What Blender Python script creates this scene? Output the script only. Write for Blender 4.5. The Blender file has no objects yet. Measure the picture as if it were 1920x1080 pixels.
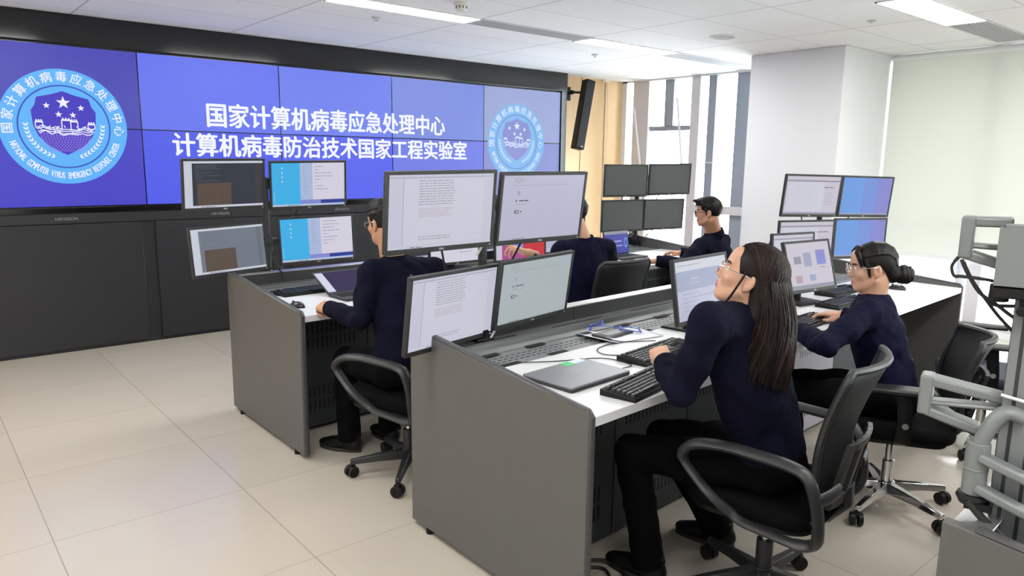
import bpy, bmesh, math, random
import numpy as np
from mathutils import Vector, Matrix
R = math.radians
PI = math.pi
rnd = random.Random(7)
SC = bpy.context.scene
COL = SC.collection

# ------------------------------------------------------------------ camera
CZ = 1.6004
F, YAW, PIT, ROL = 1371.93, 0.7003, 0.17173, 0.01197
fw = Vector((math.sin(YAW) * math.cos(PIT), math.cos(YAW) * math.cos(PIT), -math.sin(PIT)))
r0 = Vector((math.cos(YAW), -math.sin(YAW), 0)); u0 = r0.cross(fw)
cr = math.cos(ROL) * r0 + math.sin(ROL) * u0
cu = -math.sin(ROL) * r0 + math.cos(ROL) * u0
cam = bpy.data.cameras.new('camera'); camo = bpy.data.objects.new('camera', cam); COL.objects.link(camo)
m = Matrix((cr, cu, -fw)).transposed().to_4x4(); m.translation = (0, 0, CZ)
camo.matrix_world = m
cam.sensor_width = 36; cam.lens = F / 1920 * 36; cam.clip_start = 0.05; cam.clip_end = 200
SC.camera = camo

# ------------------------------------------------------------------ view, sky, daylight
SC.view_settings.view_transform = 'Standard'; SC.view_settings.look = 'None'
SC.view_settings.exposure = 0.0; SC.view_settings.gamma = 1.0
SC.view_settings.use_curve_mapping = False
W = bpy.data.worlds.new('world'); SC.world = W; W.use_nodes = True
bg = W.node_tree.nodes['Background']; bg.inputs[0].default_value = (0.96, 0.98, 1.0, 1); bg.inputs[1].default_value = 14.5
LAMP = 36.0            # ceiling light diffusers

# ------------------------------------------------------------------ materials
MATS = {}
def mat(name, col, rough=0.5, metal=0.0, spec=0.5, emit=None, es=1.0, noise=0.0, nscale=20.0, bump=0.0, bscale=200.0, coat=0.0, alpha=None, stretch=None):
    if name in MATS: return MATS[name]
    M = bpy.data.materials.new(name); M.use_nodes = True; nt = M.node_tree; b = nt.nodes['Principled BSDF']
    c = (*col, 1)
    b.inputs['Base Color'].default_value = c; b.inputs['Roughness'].default_value = rough
    b.inputs['Metallic'].default_value = metal; b.inputs['Specular IOR Level'].default_value = spec
    b.inputs['Coat Weight'].default_value = coat
    tc = None
    if noise or bump:
        tc = nt.nodes.new('ShaderNodeTexCoord'); vec = tc.outputs['Object']
        if stretch:
            mp = nt.nodes.new('ShaderNodeMapping'); mp.inputs['Scale'].default_value = stretch
            nt.links.new(vec, mp.inputs['Vector']); vec = mp.outputs['Vector']
    if noise:
        n = nt.nodes.new('ShaderNodeTexNoise'); n.inputs['Scale'].default_value = nscale; n.inputs['Detail'].default_value = 4
        nt.links.new(vec, n.inputs['Vector'])
        mx = nt.nodes.new('ShaderNodeMix'); mx.data_type = 'RGBA'
        mx.inputs[6].default_value = (*[max(0, v * (1 - noise)) for v in col], 1); mx.inputs[7].default_value = (*[v * (1 + noise) for v in col], 1)
        nt.links.new(n.outputs['Fac'], mx.inputs[0]); nt.links.new(mx.outputs[2], b.inputs['Base Color'])
    if bump:
        n2 = nt.nodes.new('ShaderNodeTexNoise'); n2.inputs['Scale'].default_value = bscale; n2.inputs['Detail'].default_value = 3
        nt.links.new(vec, n2.inputs['Vector'])
        bp = nt.nodes.new('ShaderNodeBump'); bp.inputs['Strength'].default_value = bump; bp.inputs['Distance'].default_value = 0.01
        nt.links.new(n2.outputs['Fac'], bp.inputs['Height']); nt.links.new(bp.outputs['Normal'], b.inputs['Normal'])
    if emit is not None:
        b.inputs['Emission Color'].default_value = (*emit, 1); b.inputs['Emission Strength'].default_value = es
    MATS[name] = M
    return M
def srgb(r, g, b):
    f = lambda v: (v / 255 / 12.92) if v / 255 < 0.04045 else ((v / 255 + 0.055) / 1.055) ** 2.4
    return (f(r), f(g), f(b))
def scr(name, rgb, k=1.0):      # a lit part of a display
    if name.startswith('ui_'): k *= 0.88
    return mat(name, (0.01, 0.01, 0.01), 0.35, emit=srgb(*rgb), es=k, spec=0.3)

# ------------------------------------------------------------------ mesh builder
WMX = {}
def wm(o): return WMX.get(o.name, Matrix.Identity(4))
class MB:
    def __init__(s): s.v = []; s.f = []; s.m = []
    def add(s, vs, fs, m=0):
        n = len(s.v); s.v += [Vector(v) for v in vs]; s.f += [tuple(n + i for i in f) for f in fs]; s.m += [m] * len(fs)
    def box(s, c, d, m=0, rot=None, skew=None):
        x, y, z = d[0] / 2, d[1] / 2, d[2] / 2
        vs = [Vector((a * x, b * y, e * z)) for a in (-1, 1) for b in (-1, 1) for e in (-1, 1)]
        if rot is not None: vs = [rot @ v for v in vs]
        c = Vector(c); s.add([c + v for v in vs], [(0, 1, 3, 2), (4, 6, 7, 5), (0, 4, 5, 1), (2, 3, 7, 6), (0, 2, 6, 4), (1, 5, 7, 3)], m)
    def b2(s, lo, hi, m=0):
        s.box([(a + b) / 2 for a, b in zip(lo, hi)], [abs(b - a) for a, b in zip(lo, hi)], m)
    def quad(s, a, b, c, d, m=0): s.add([a, b, c, d], [(0, 1, 2, 3)], m)
    def ring_frame(s, d):
        d = Vector(d).normalized(); h = Vector((0, 0, 1)) if abs(d.z) < 0.9 else Vector((0, 1, 0))
        a = d.cross(h).normalized(); return a, a.cross(d).normalized()
    def cyl(s, a, b, ra, rb=None, n=16, m=0, caps=True):
        a, b = Vector(a), Vector(b); rb = ra if rb is None else rb
        e1, e2 = s.ring_frame(b - a); vs = []
        for c, r in ((a, ra), (b, rb)):
            vs += [c + (e1 * math.cos(2 * PI * i / n) + e2 * math.sin(2 * PI * i / n)) * r for i in range(n)]
        fs = [(i, (i + 1) % n, n + (i + 1) % n, n + i) for i in range(n)]
        if caps: fs += [tuple(range(n - 1, -1, -1)), tuple(range(n, 2 * n))]
        s.add(vs, fs, m)
    def tube(s, pts, r, n=8, m=0, closed=False, flat=None, up=None, caps=True):
        # swept tube; flat=(a,b) gives an elliptical section with `a` along `up`
        P = [Vector(p) for p in pts]; N = len(P); vs = []; prev = None
        for i in range(N):
            if closed: t = P[(i + 1) % N] - P[i - 1]
            else: t = P[min(i + 1, N - 1)] - P[max(i - 1, 0)]
            t.normalize()
            if up is not None: e1 = Vector(up)
            elif prev is None: e1, _ = s.ring_frame(t)
            else: e1 = prev
            e1 = (e1 - t * e1.dot(t)).normalized(); prev = e1; e2 = t.cross(e1)
            rr = r[i] if isinstance(r, (list, tuple)) else r
            a, b = (flat[0] * rr, flat[1] * rr) if flat else (rr, rr)
            vs += [P[i] + e1 * a * math.cos(2 * PI * k / n) + e2 * b * math.sin(2 * PI * k / n) for k in range(n)]
        fs = []
        for i in range(N if closed else N - 1):
            j = (i + 1) % N
            fs += [(i * n + k, i * n + (k + 1) % n, j * n + (k + 1) % n, j * n + k) for k in range(n)]
        if not closed and caps: fs += [tuple(range(n - 1, -1, -1)), tuple(range((N - 1) * n, N * n))]
        s.add(vs, fs, m)
    def prism(s, poly, o, ax, ay, az, m=0):
        # polygon (x,y) in frame ax, ay extruded along vector az from o
        o, ax, ay, az = map(Vector, (o, ax, ay, az)); n = len(poly)
        vs = [o + ax * p[0] + ay * p[1] for p in poly]; vs += [v + az for v in vs]
        fs = [tuple(range(n - 1, -1, -1)), tuple(range(n, 2 * n))] + [(i, (i + 1) % n, n + (i + 1) % n, n + i) for i in range(n)]
        s.add(vs, fs, m)
    def lathe(s, prof, o, axis=(0, 0, 1), n=24, m=0):
        o = Vector(o); ax = Vector(axis).normalized(); e1, e2 = s.ring_frame(ax); vs = []
        for r, h in prof: vs += [o + ax * h + (e1 * math.cos(2 * PI * i / n) + e2 * math.sin(2 * PI * i / n)) * r for i in range(n)]
        fs = []
        for k in range(len(prof) - 1): fs += [(k * n + i, k * n + (i + 1) % n, (k + 1) * n + (i + 1) % n, (k + 1) * n + i) for i in range(n)]
        fs += [tuple(range(n - 1, -1, -1)), tuple(range((len(prof) - 1) * n, len(prof) * n))]
        s.add(vs, fs, m)
    def ball(s, c, r, n=12, m=0, rot=None):
        c = Vector(c); r = Vector((r, r, r)) if not hasattr(r, '__len__') else Vector(r); vs = []; k = n // 2
        for i in range(k + 1):
            a = PI * i / k
            for j in range(n):
                v = Vector((math.sin(a) * math.cos(2 * PI * j / n) * r.x, math.sin(a) * math.sin(2 * PI * j / n) * r.y, math.cos(a) * r.z))
                vs.append(c + (rot @ v if rot is not None else v))
        s.add(vs, [(i * n + j, (i + 1) * n + j, (i + 1) * n + (j + 1) % n, i * n + (j + 1) % n) for i in range(k) for j in range(n)], m)
    def grid(s, fn, nu, nv, m=0, closed=False):
        vs = [fn(i / nu, j / nv) for j in range(nv + 1) for i in range(nu + 1)]
        s.add(vs, [(j * (nu + 1) + i, j * (nu + 1) + i + 1, (j + 1) * (nu + 1) + i + 1, (j + 1) * (nu + 1) + i) for j in range(nv) for i in range(nu)], m)
    def build(s, name, mats, parent=None, smooth=True, bevel=0.0, seg=2, local=False, ang=40, solid=0.0, fix=True):
        me = bpy.data.meshes.new(name)
        inv = wm(parent).inverted() if (parent is not None and not local) else Matrix.Identity(4)
        me.from_pydata([inv @ v for v in s.v], [], s.f)
        if not isinstance(mats, (list, tuple)): mats = [mats]
        for q in mats: me.materials.append(q)
        me.polygons.foreach_set('material_index', s.m)
        if fix:
            bm = bmesh.new(); bm.from_mesh(me); bmesh.ops.recalc_face_normals(bm, faces=bm.faces); bm.to_mesh(me); bm.free()
        if smooth:
            me.polygons.foreach_set('use_smooth', [True] * len(me.polygons)); me.set_sharp_from_angle(angle=R(ang))
        me.update()
        o = bpy.data.objects.new(name, me); COL.objects.link(o)
        if parent is not None:
            o.parent = parent; WMX[o.name] = wm(parent)
        if solid:
            md = o.modifiers.new('solid', 'SOLIDIFY'); md.thickness = solid; md.offset = 0
        if bevel:
            md = o.modifiers.new('bevel', 'BEVEL'); md.width = bevel; md.segments = seg; md.limit_method = 'ANGLE'; md.angle_limit = R(35); md.harden_normals = False
        return o
def tag(o, label=None, cat=None, group=None, kind=None):
    if label: o['label'] = label
    if cat: o['category'] = cat
    if group: o['group'] = group
    if kind: o['kind'] = kind
    return o
def thing(name, label, cat, loc=(0, 0, 0), rz=0.0, group=None):
    o = bpy.data.objects.new(name, None); COL.objects.link(o); o.location = loc; o.rotation_euler = (0, 0, rz); o.empty_display_size = 0.1
    WMX[o.name] = Matrix.Translation(loc) @ Matrix.Rotation(rz, 4, 'Z')
    return tag(o, label, cat, group)
def struct(o): o['kind'] = 'structure'; return o
def dup(root, loc, rz, label=None, group=None):
    r = root.copy(); COL.objects.link(r); r.location = loc; r.rotation_euler = (0, 0, rz)
    if label: r['label'] = label
    if group: r['group'] = group
    def kids(a, b):
        for ch in list(a.children):
            c = ch.copy(); COL.objects.link(c); c.parent = b; kids(ch, c)
    kids(root, r)
    return r
def text_mesh(body, size, bold=0.0):
    cu = bpy.data.curves.new('txt', 'FONT'); cu.body = body; cu.size = size; cu.align_x = 'CENTER'; cu.align_y = 'CENTER'; cu.offset = bold; cu.resolution_u = 3
    o = bpy.data.objects.new('txt', cu); COL.objects.link(o)
    dg = bpy.context.evaluated_depsgraph_get(); dg.update()
    me = bpy.data.meshes.new_from_object(o.evaluated_get(dg))
    vs = [v.co.copy() for v in me.vertices]; fs = [tuple(p.vertices) for p in me.polygons]
    bpy.data.objects.remove(o); bpy.data.curves.remove(cu); bpy.data.meshes.remove(me)
    return vs, fs
# ------------------------------------------------------------------ common materials
M_white = mat('white_paint', srgb(232, 234, 234), 0.7, noise=0.02, nscale=3)
M_col = mat('column_paint', srgb(226, 227, 229), 0.7, noise=0.02, nscale=3)
M_black = mat('black_plastic', (0.006, 0.006, 0.007), 0.5, spec=0.3)
M_blk2 = mat('dark_grey_plastic', (0.024, 0.0245, 0.026), 0.5, bump=0.15, bscale=900)
M_gloss = mat('gloss_black', (0.005, 0.005, 0.0055), 0.12, spec=0.6)
M_grey = mat('desk_grey', srgb(89, 88, 86), 0.45, noise=0.05, nscale=14)
M_dgrey = mat('rail_grey', srgb(58, 59, 60), 0.5, noise=0.05, nscale=8)
M_shelf = mat('shelf_grey', srgb(118, 121, 122), 0.45)
M_top = mat('white_worktop', srgb(214, 215, 217), 0.35)
M_alu = mat('aluminium', (0.62, 0.63, 0.64), 0.35, metal=0.9)
M_chrome = mat('chrome', (0.8, 0.8, 0.82), 0.08, metal=1.0)
M_slate = mat('cabinet_slate', srgb(48, 53, 56), 0.5)
M_arm = mat('arm_silver', srgb(122, 126, 126), 0.42, metal=0.1)
M_cable = mat('black_cable', (0.01, 0.01, 0.01), 0.55)
M_wcable = mat('white_cable', (0.75, 0.75, 0.75), 0.5)
M_paper = mat('paper', (0.85, 0.86, 0.9), 0.8)
M_hidden = mat('slot_black', (0.006, 0.006, 0.006), 0.8)

# ------------------------------------------------------------------ floor, ceiling
ZC = 2.689
def tile_mat(name, base, line, sx, sy, ox, oy, wx, wy, rough, var):
    M = bpy.data.materials.new(name); M.use_nodes = True; nt = M.node_tree; b = nt.nodes['Principled BSDF']; L = nt.links.new
    g = nt.nodes.new('ShaderNodeNewGeometry'); sp = nt.nodes.new('ShaderNodeSeparateXYZ'); L(g.outputs['Position'], sp.inputs[0])
    def mt(op, a, bb=None):
        n = nt.nodes.new('ShaderNodeMath'); n.operation = op
        for i, q in enumerate((a, bb)):
            if q is None: continue
            if isinstance(q, (int, float)): n.inputs[i].default_value = q
            else: L(q, n.inputs[i])
        return n.outputs[0]
    def edge(c, o, s, w):
        t = mt('DIVIDE', mt('SUBTRACT', c, o), s); fr = mt('FRACT', t)
        d = mt('MULTIPLY', mt('MINIMUM', fr, mt('SUBTRACT', 1.0, fr)), s)
        return mt('LESS_THAN', d, w / 2), mt('FLOOR', t)
    ex, ix = edge(sp.outputs[0], ox, sx, wx); ey, iy = edge(sp.outputs[1], oy, sy, wy)
    line_f = mt('MAXIMUM', ex, mt('MULTIPLY', ey, 0.75))
    wn = nt.nodes.new('ShaderNodeTexWhiteNoise'); wn.noise_dimensions = '2D'; cb = nt.nodes.new('ShaderNodeCombineXYZ'); L(ix, cb.inputs[0]); L(iy, cb.inputs[1]); L(cb.outputs[0], wn.inputs['Vector'])
    ns = nt.nodes.new('ShaderNodeTexNoise'); ns.inputs['Scale'].default_value = 1.7; ns.inputs['Detail'].default_value = 5; L(g.outputs['Position'], ns.inputs['Vector'])
    v = mt('ADD', mt('MULTIPLY', mt('SUBTRACT', wn.outputs['Value'], 0.5), var), mt('MULTIPLY', mt('SUBTRACT', ns.outputs['Fac'], 0.5), var * 1.6))
    hs = nt.nodes.new('ShaderNodeHueSaturation'); hs.inputs['Color'].default_value = (*base, 1); L(mt('ADD', 1.0, v), hs.inputs['Value'])
    mx = nt.nodes.new('ShaderNodeMix'); mx.data_type = 'RGBA'; L(line_f, mx.inputs[0]); L(hs.outputs[0], mx.inputs[6]); mx.inputs[7].default_value = (*line, 1)
    L(mx.outputs[2], b.inputs['Base Color']); b.inputs['Roughness'].default_value = rough
    return M
FX0, FX1, FY0, FY1 = -4.0, 7.85, -5.0, 7.0
M_floor = tile_mat('floor_tile', srgb(184, 176, 164), srgb(148, 138, 123), 0.8, 0.8, 1.17, 2.61, 0.004, 0.004, 0.16, 0.05)
M_ceil = tile_mat('ceiling_tile', srgb(240, 240, 241), srgb(178, 169, 171), 1.22, 0.6, 1.20, 2.98, 0.010, 0.007, 0.85, 0.03)
b = MB(); b.b2((FX0, FY0, -0.12), (FX1 + 0.2, FY1 + 0.2, 0)); struct(b.build('floor', M_floor, smooth=False))
b = MB(); b.b2((FX0, FY0, ZC), (FX1 + 0.2, FY1 + 0.2, ZC + 0.15)); struct(b.build('ceiling', M_ceil, smooth=False))

# ------------------------------------------------------------------ walls
M_wood = mat('maple_panel', srgb(226, 190, 140), 0.45, noise=0.10, nscale=3, stretch=(14, 14, 1))
b = MB(); b.b2((FX0, 7.0, 0), (FX1 + 0.2, 7.15, ZC)); struct(b.build('wall_back', M_wood, smooth=False))
for k, xx in enumerate((7.05, 7.50)):
    b = MB(); b.b2((xx, 6.994, 0.02), (xx + 0.006, 7.0, ZC)); struct(b.build('trim_%d' % (k + 1), mat('wood_joint', srgb(160, 120, 76), 0.6), smooth=False))
b = MB(); b.b2((FX0 - 0.15, FY0, 0), (FX0, FY1, ZC)); struct(b.build('wall_left', M_white, smooth=False))
b = MB(); b.b2((FX0, FY0 - 0.15, 0), (FX1, FY0, ZC)); struct(b.build('wall_front', M_white, smooth=False))
# window wall at X = 7.85: low kerb, head, end piers; the rest is glazing
XW = 7.85
b = MB()
b.b2((XW, FY0, ZC - 0.02), (XW + 0.2, FY1, ZC)); b.b2((XW, FY0, 0), (XW + 0.2, FY1, 0.06))
b.b2((XW, 6.92, 0), (XW + 0.2, 7.0, ZC))
struct(b.build('wall_right', M_white, smooth=False))
# the square column standing proud of the window wall
b = MB(); b.b2((6.85, 3.40, 0), (XW + 0.2, 4.38, ZC)); struct(b.build('column', M_col, bevel=0.006))
b = MB(); b.b2((6.838, 3.388, 0), (XW, 4.392, 0.08)); struct(b.build('baseboard_column', M_white, bevel=0.003))
M_frame = mat('window_frame_grey', srgb(206, 201, 204), 0.5)
M_fdark = mat('window_frame_blue_grey', srgb(146, 153, 164), 0.45)
M_glass = bpy.data.materials.new('window_glass'); M_glass.use_nodes = True
nt = M_glass.node_tree; nt.nodes.clear(); o_ = nt.nodes.new('ShaderNodeOutputMaterial'); mx_ = nt.nodes.new('ShaderNodeMixShader'); tr_ = nt.nodes.new('ShaderNodeBsdfTransparent'); gl_ = nt.nodes.new('ShaderNodeBsdfGlossy'); fr_ = nt.nodes.new('ShaderNodeFresnel')
tr_.inputs[0].default_value = (0.93, 0.97, 0.98, 1); gl_.inputs['Roughness'].default_value = 0.02; fr_.inputs[0].default_value = 1.35
nt.links.new(fr_.outputs[0], mx_.inputs[0]); nt.links.new(tr_.outputs[0], mx_.inputs[1]); nt.links.new(gl_.outputs[0], mx_.inputs[2]); nt.links.new(mx_.outputs[0], o_.inputs[0])
# window_1: the tall bay in front of the column, with a top-hung vent; window_2: the bays behind the blind
def glazing(name, y0, y1, z0, z1, posts, bars, handle=None):
    w = MB()
    for (ya, yb, xa, xb, m) in posts: w.b2((xa, ya, z0), (xb, yb, z1), m)
    for (ya, yb, za, zb, xa, xb, m) in bars: w.b2((xa, ya, za), (xb, yb, zb), m)
    o = struct(w.build(name, [M_frame, M_fdark], bevel=0.004))
    g = MB(); g.b2((XW + 0.10, y0, z0), (XW + 0.106, y1, z1)); g.build('pane', M_glass, o, smooth=False)
    return o
w1 = glazing('window_1', 4.38, 6.92, 0.06, ZC - 0.02,
    [(6.53, 6.80, XW, XW + 0.12, 0), (5.70, 5.83, XW - 0.02, XW + 0.14, 0), (5.49, 5.60, XW + 0.02, XW + 0.14, 1), (5.50, 5.56, XW + 0.14, XW + 0.18, 0), (4.98, 5.20, XW + 0.02, XW + 0.14, 1), (4.38, 4.42, XW, XW + 0.12, 0)],
    [(5.83, 6.53, 2.02, 2.08, XW + 0.06, XW + 0.13, 1), (4.38, 5.70, 0.98, 1.08, XW - 0.05, XW + 0.13, 0), (4.38, 6.84, 0.06, 0.10, XW, XW + 0.12, 0), (5.49, 5.60, 1.60, 1.62, XW + 0.01, XW + 0.02, 0)])
hd = MB(); hd.b2((XW - 0.03, 5.83, 1.50), (XW + 0.05, 5.90, 1.60)); hd.cyl((XW - 0.01, 5.86, 1.55), (XW + 0.02, 6.02, 1.55), 0.012); hd.build('window_handle', mat('handle_grey', srgb(150, 148, 150), 0.35, metal=0.5), w1, bevel=0.004)
for (a, c) in (((XW - 0.06, 6.72, 2.30), (XW - 0.05, 6.60, 1.60)), ((XW + 0.06, 6.10, 2.42), (XW + 0.06, 5.98, 1.55))):
    st = MB(); st.cyl(a, c, 0.016, n=12); st.cyl(c, (c[0], c[1] - 0.04, c[2] - 0.5), 0.010, n=12); st.ball(a, 0.022); st.ball((c[0], c[1] - 0.04, c[2] - 0.5), 0.016)
    st.build('stay_bar', mat('stay_white', (0.8, 0.8, 0.82), 0.35), w1)
vs = MB(); vs.b2((XW + 0.05, 6.16, 2.08), (XW + 0.14, 6.30, ZC - 0.02)); vs.build('vent_mullion', M_fdark, w1, bevel=0.004)
glazing('window_2', FY0, 3.40, 0.06, ZC - 0.02, [(3.34, 3.40, XW + 0.02, XW + 0.14, 0), (2.40, 2.52, XW + 0.02, XW + 0.14, 0), (0.9, 1.02, XW + 0.02, XW + 0.14, 0), (-0.6, -0.48, XW + 0.02, XW + 0.14, 0), (-2.2, -2.08, XW + 0.02, XW + 0.14, 0)],
    [(FY0, 3.40, 0.06, 0.12, XW + 0.02, XW + 0.14, 0), (FY0, 3.40, 1.0, 1.08, XW + 0.02, XW + 0.14, 0)])
# roller blind over the right-hand glazing
M_blind = bpy.data.materials.new('blind_fabric'); M_blind.use_nodes = True; nt = M_blind.node_tree; nt.nodes.clear()
o_ = nt.nodes.new('ShaderNodeOutputMaterial'); mx_ = nt.nodes.new('ShaderNodeMixShader'); di_ = nt.nodes.new('ShaderNodeBsdfDiffuse'); tl_ = nt.nodes.new('ShaderNodeBsdfTranslucent')
di_.inputs[0].default_value = (0.80, 0.83, 0.77, 1); tl_.inputs[0].default_value = (0.80, 0.84, 0.76, 1); mx_.inputs[0].default_value = 0.10
nt.links.new(di_.outputs[0], mx_.inputs[1]); nt.links.new(tl_.outputs[0], mx_.inputs[2]); nt.links.new(mx_.outputs[0], o_.inputs[0])
bl = thing('roller_blind', 'pale translucent roller blind drawn down beside the square column', 'blind', (XW - 0.04, 1.3, 0.72))
b = MB(); b.b2((XW - 0.042, -2.0, 0.74), (XW - 0.040, 3.38, ZC - 0.03)); b.build('blind_cloth', M_blind, bl, smooth=False)
b = MB(); b.b2((XW - 0.055, -2.0, 0.70), (XW - 0.027, 3.38, 0.74)); b.build('bottom_bar', M_white, bl, bevel=0.006)
b = MB(); b.cyl((XW - 0.04, -2.0, ZC - 0.035), (XW - 0.04, 3.38, ZC - 0.035), 0.03, n=20); b.build('roller_tube', M_white, bl)
# second blind rolled behind (off frame part of the glazing)
# free-standing pale post by the glazing at the desk end
# ------------------------------------------------------------------ ceiling fittings
M_lamp = mat('light_diffuser', (0.9, 0.9, 0.9), 0.5, emit=(1.0, 0.985, 0.96), es=LAMP)
def ceiling_light(x0, x1, y0, y1, label):
    t = thing('ceiling_light', label, 'ceiling light', ((x0 + x1) / 2, (y0 + y1) / 2, ZC), group='recessed ceiling light strips')
    b = MB()
    for lo, hi in (((x0, y0), (x1, y0 + 0.012)), ((x0, y1 - 0.012), (x1, y1)), ((x0, y0), (x0 + 0.012, y1)), ((x1 - 0.012, y0), (x1, y1))): b.b2((*lo, ZC - 0.008), (*hi, ZC))
    b.build('frame', M_white, t, smooth=False)
    b = MB(); b.b2((x0 + 0.012, y0 + 0.012, ZC - 0.005), (x1 - 0.012, y1 - 0.012, ZC - 0.001)); b.build('diffuser', M_lamp, t, smooth=False)
ceiling_light(2.43, 3.645, 4.72, 4.96, 'bright recessed light strip at the top, nearest the big screen')
ceiling_light(4.90, 6.15, 4.74, 5.00, 'bright recessed light strip further back, in front of the windows')
ceiling_light(5.22, 6.44, 2.12, 2.42, 'bright recessed light strip at top right, over the pale blind')
for (x, y) in ((0.0, 4.72), (-2.4, 4.72), (-2.4, 2.12), (0.0, 2.12), (-2.4, -0.5), (0.0, -0.5), (2.8, 0.0), (5.2, -0.5), (0, -3.0), (2.8, -3.0), (5.2, -3)):
    ceiling_light(x, x + 1.22, y, y + 0.28, 'recessed ceiling light strip elsewhere in the room')
M_vent = mat('vent_grey', srgb(205, 206, 208), 0.6)
def vent(x0, x1, y0, y1, label, slots):
    t = thing('air_vent', label, 'vent', ((x0 + x1) / 2, (y0 + y1) / 2, ZC), group='linear ceiling vents')
    b = MB(); b.b2((x0, y0, ZC - 0.006), (x1, y1, ZC)); b.build('grille', [M_vent], t, smooth=False)
    b = MB()
    for i in range(slots):
        y = y0 + 0.02 + (y1 - y0 - 0.04) * (i + 0.5) / slots; b.b2((x0 + 0.02, y - 0.006, ZC - 0.009), (x1 - 0.02, y + 0.004, ZC - 0.006))
    b.build('slat', mat('vent_slat', srgb(150, 152, 156), 0.6), t, smooth=False)
vent(3.66, 4.88, 4.72, 4.96, 'pale grey linear vent between the two far light strips', 5)
vent(6.17, 7.40, 4.76, 5.02, 'pale linear vent beyond the far light strip, by the windows', 5)
vent(6.46, 7.60, 2.12, 2.42, 'slotted grey ceiling vent at top right, beside the blind', 9)
t = thing('smoke_detector', 'cream smoke detector on the ceiling by the top light strip', 'smoke detector', (3.18, 4.36, ZC))
b = MB(); b.lathe([(0.055, 0), (0.055, -0.012), (0.045, -0.02)], (3.18, 4.36, ZC)); b.build('base', mat('detector_cream', srgb(226, 226, 214), 0.5), t)
b = MB(); b.lathe([(0.04, -0.02), (0.04, -0.045), (0.028, -0.058), (0.012, -0.06)], (3.18, 4.36, ZC))
for i in range(10):
    a = 2 * PI * i / 10; b.box((3.18 + 0.04 * math.cos(a), 4.36 + 0.04 * math.sin(a), ZC - 0.034), (0.006, 0.006, 0.018), 1, Matrix.Rotation(a, 3, 'Z'))
b.build('sensor_cap', [MATS['detector_cream'], M_blk2], t)
t = thing('ceiling_speaker', 'round white ceiling speaker above the right-hand desks', 'ceiling speaker', (5.66, 3.91, ZC))
b = MB(); b.lathe([(0.115, 0), (0.115, -0.006), (0.10, -0.012), (0.098, -0.004)], (5.66, 3.91, ZC), n=40); b.build('rim', M_white, t)
b = MB(); b.lathe([(0.097, -0.004), (0.06, -0.012), (0.01, -0.014)], (5.66, 3.91, ZC), n=40); b.build('grille', mat('speaker_mesh', srgb(186, 188, 192), 0.7, noise=0.25, nscale=400), t)
for (x, y, lb) in ((3.02, 5.26, 'small white sprinkler cap near the big screen'), (5.84, 2.72, 'small white sprinkler cap left of the right-hand light'), (5.66, 5.44, 'small white sprinkler cap near the far windows')):
    t = thing('sprinkler_head', lb, 'sprinkler', (x, y, ZC), group='sprinkler caps on the ceiling')
    b = MB(); b.lathe([(0.035, 0), (0.035, -0.006), (0.02, -0.012)], (x, y, ZC)); b.build('cover_plate', M_vent, t)
    b = MB(); b.lathe([(0.012, -0.012), (0.012, -0.02), (0.016, -0.022), (0.016, -0.025)], (x, y, ZC), n=12); b.build('deflector', M_chrome, t)

# ------------------------------------------------------------------ video wall
D = 6.8285; VX0, VW, VZB, VH = 0.4441, 1.2136, 1.1957, 0.6284
VX1 = VX0 + 5 * VW; VZT = VZB + 2 * VH
vw = thing('video_wall', 'wide blue video wall showing the centre name and two round emblems', 'video wall', ((VX0 + VX1) / 2, D, 0))
M_base = mat('cabinet_black', srgb(34, 34, 38), 0.42, noise=0.06, nscale=30)
b = MB(); b.b2((VX0 - 0.1, D + 0.015, 0), (VX1 + 0.09, 6.995, ZC - 0.001)); b.build('cabinet', M_base, vw, smooth=False)
b = MB(); b.b2((VX0 - 0.1, D - 0.03, VZT + 0.012), (VX1 + 0.09, D + 0.012, ZC - 0.001)); b.build('fascia', M_gloss, vw, bevel=0.004)
b = MB(); b.b2((VX0 - 0.1, D - 0.012, VZB - 0.055), (VX1 + 0.09, D + 0.012, VZB - 0.004)); b.b2((VX1 + 0.002, D - 0.02, VZB - 0.055), (VX1 + 0.09, D + 0.012, VZT + 0.012)); b.b2((VX0 - 0.1, D - 0.02, VZB - 0.055), (VX0 - 0.002, D + 0.012, VZT + 0.012)); b.build('bezel_frame', M_gloss, vw, bevel=0.003)
b = MB(); b.b2((VX0 - 0.1, D - 0.01, VZB - 0.135), (VX1 + 0.09, D + 0.014, VZB - 0.056)); b.build('brand_rail', M_base, vw, bevel=0.003)
for i in range(5):
    x = VX0 + i * VW
    b = MB(); b.b2((x + 0.055, D - 0.006, 0.03), (x + VW - 0.055, D + 0.014, VZB - 0.142)); b.build('cabinet_door', M_base, vw, bevel=0.003)
    b = MB(); tv, tf = text_mesh('HIKVISION', 0.034); b.add([Vector((x + VW / 2 + v.x, D - 0.0112, VZB - 0.098 + v.y)) for v in tv], tf); b.build('brand_lettering', mat('rail_lettering', srgb(150, 150, 154), 0.4, metal=0.3), vw, smooth=False, fix=False)
pc = {0: ((72, 71, 180), (68, 63, 194)), 1: ((99, 115, 236), (76, 89, 230)), 2: ((109, 127, 236), (86, 99, 236)), 3: ((120, 138, 220), (109, 122, 226)), 4: ((150, 160, 208), (133, 141, 206))}  # per-panel blues; window reflections put into the paler right and top ones
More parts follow.
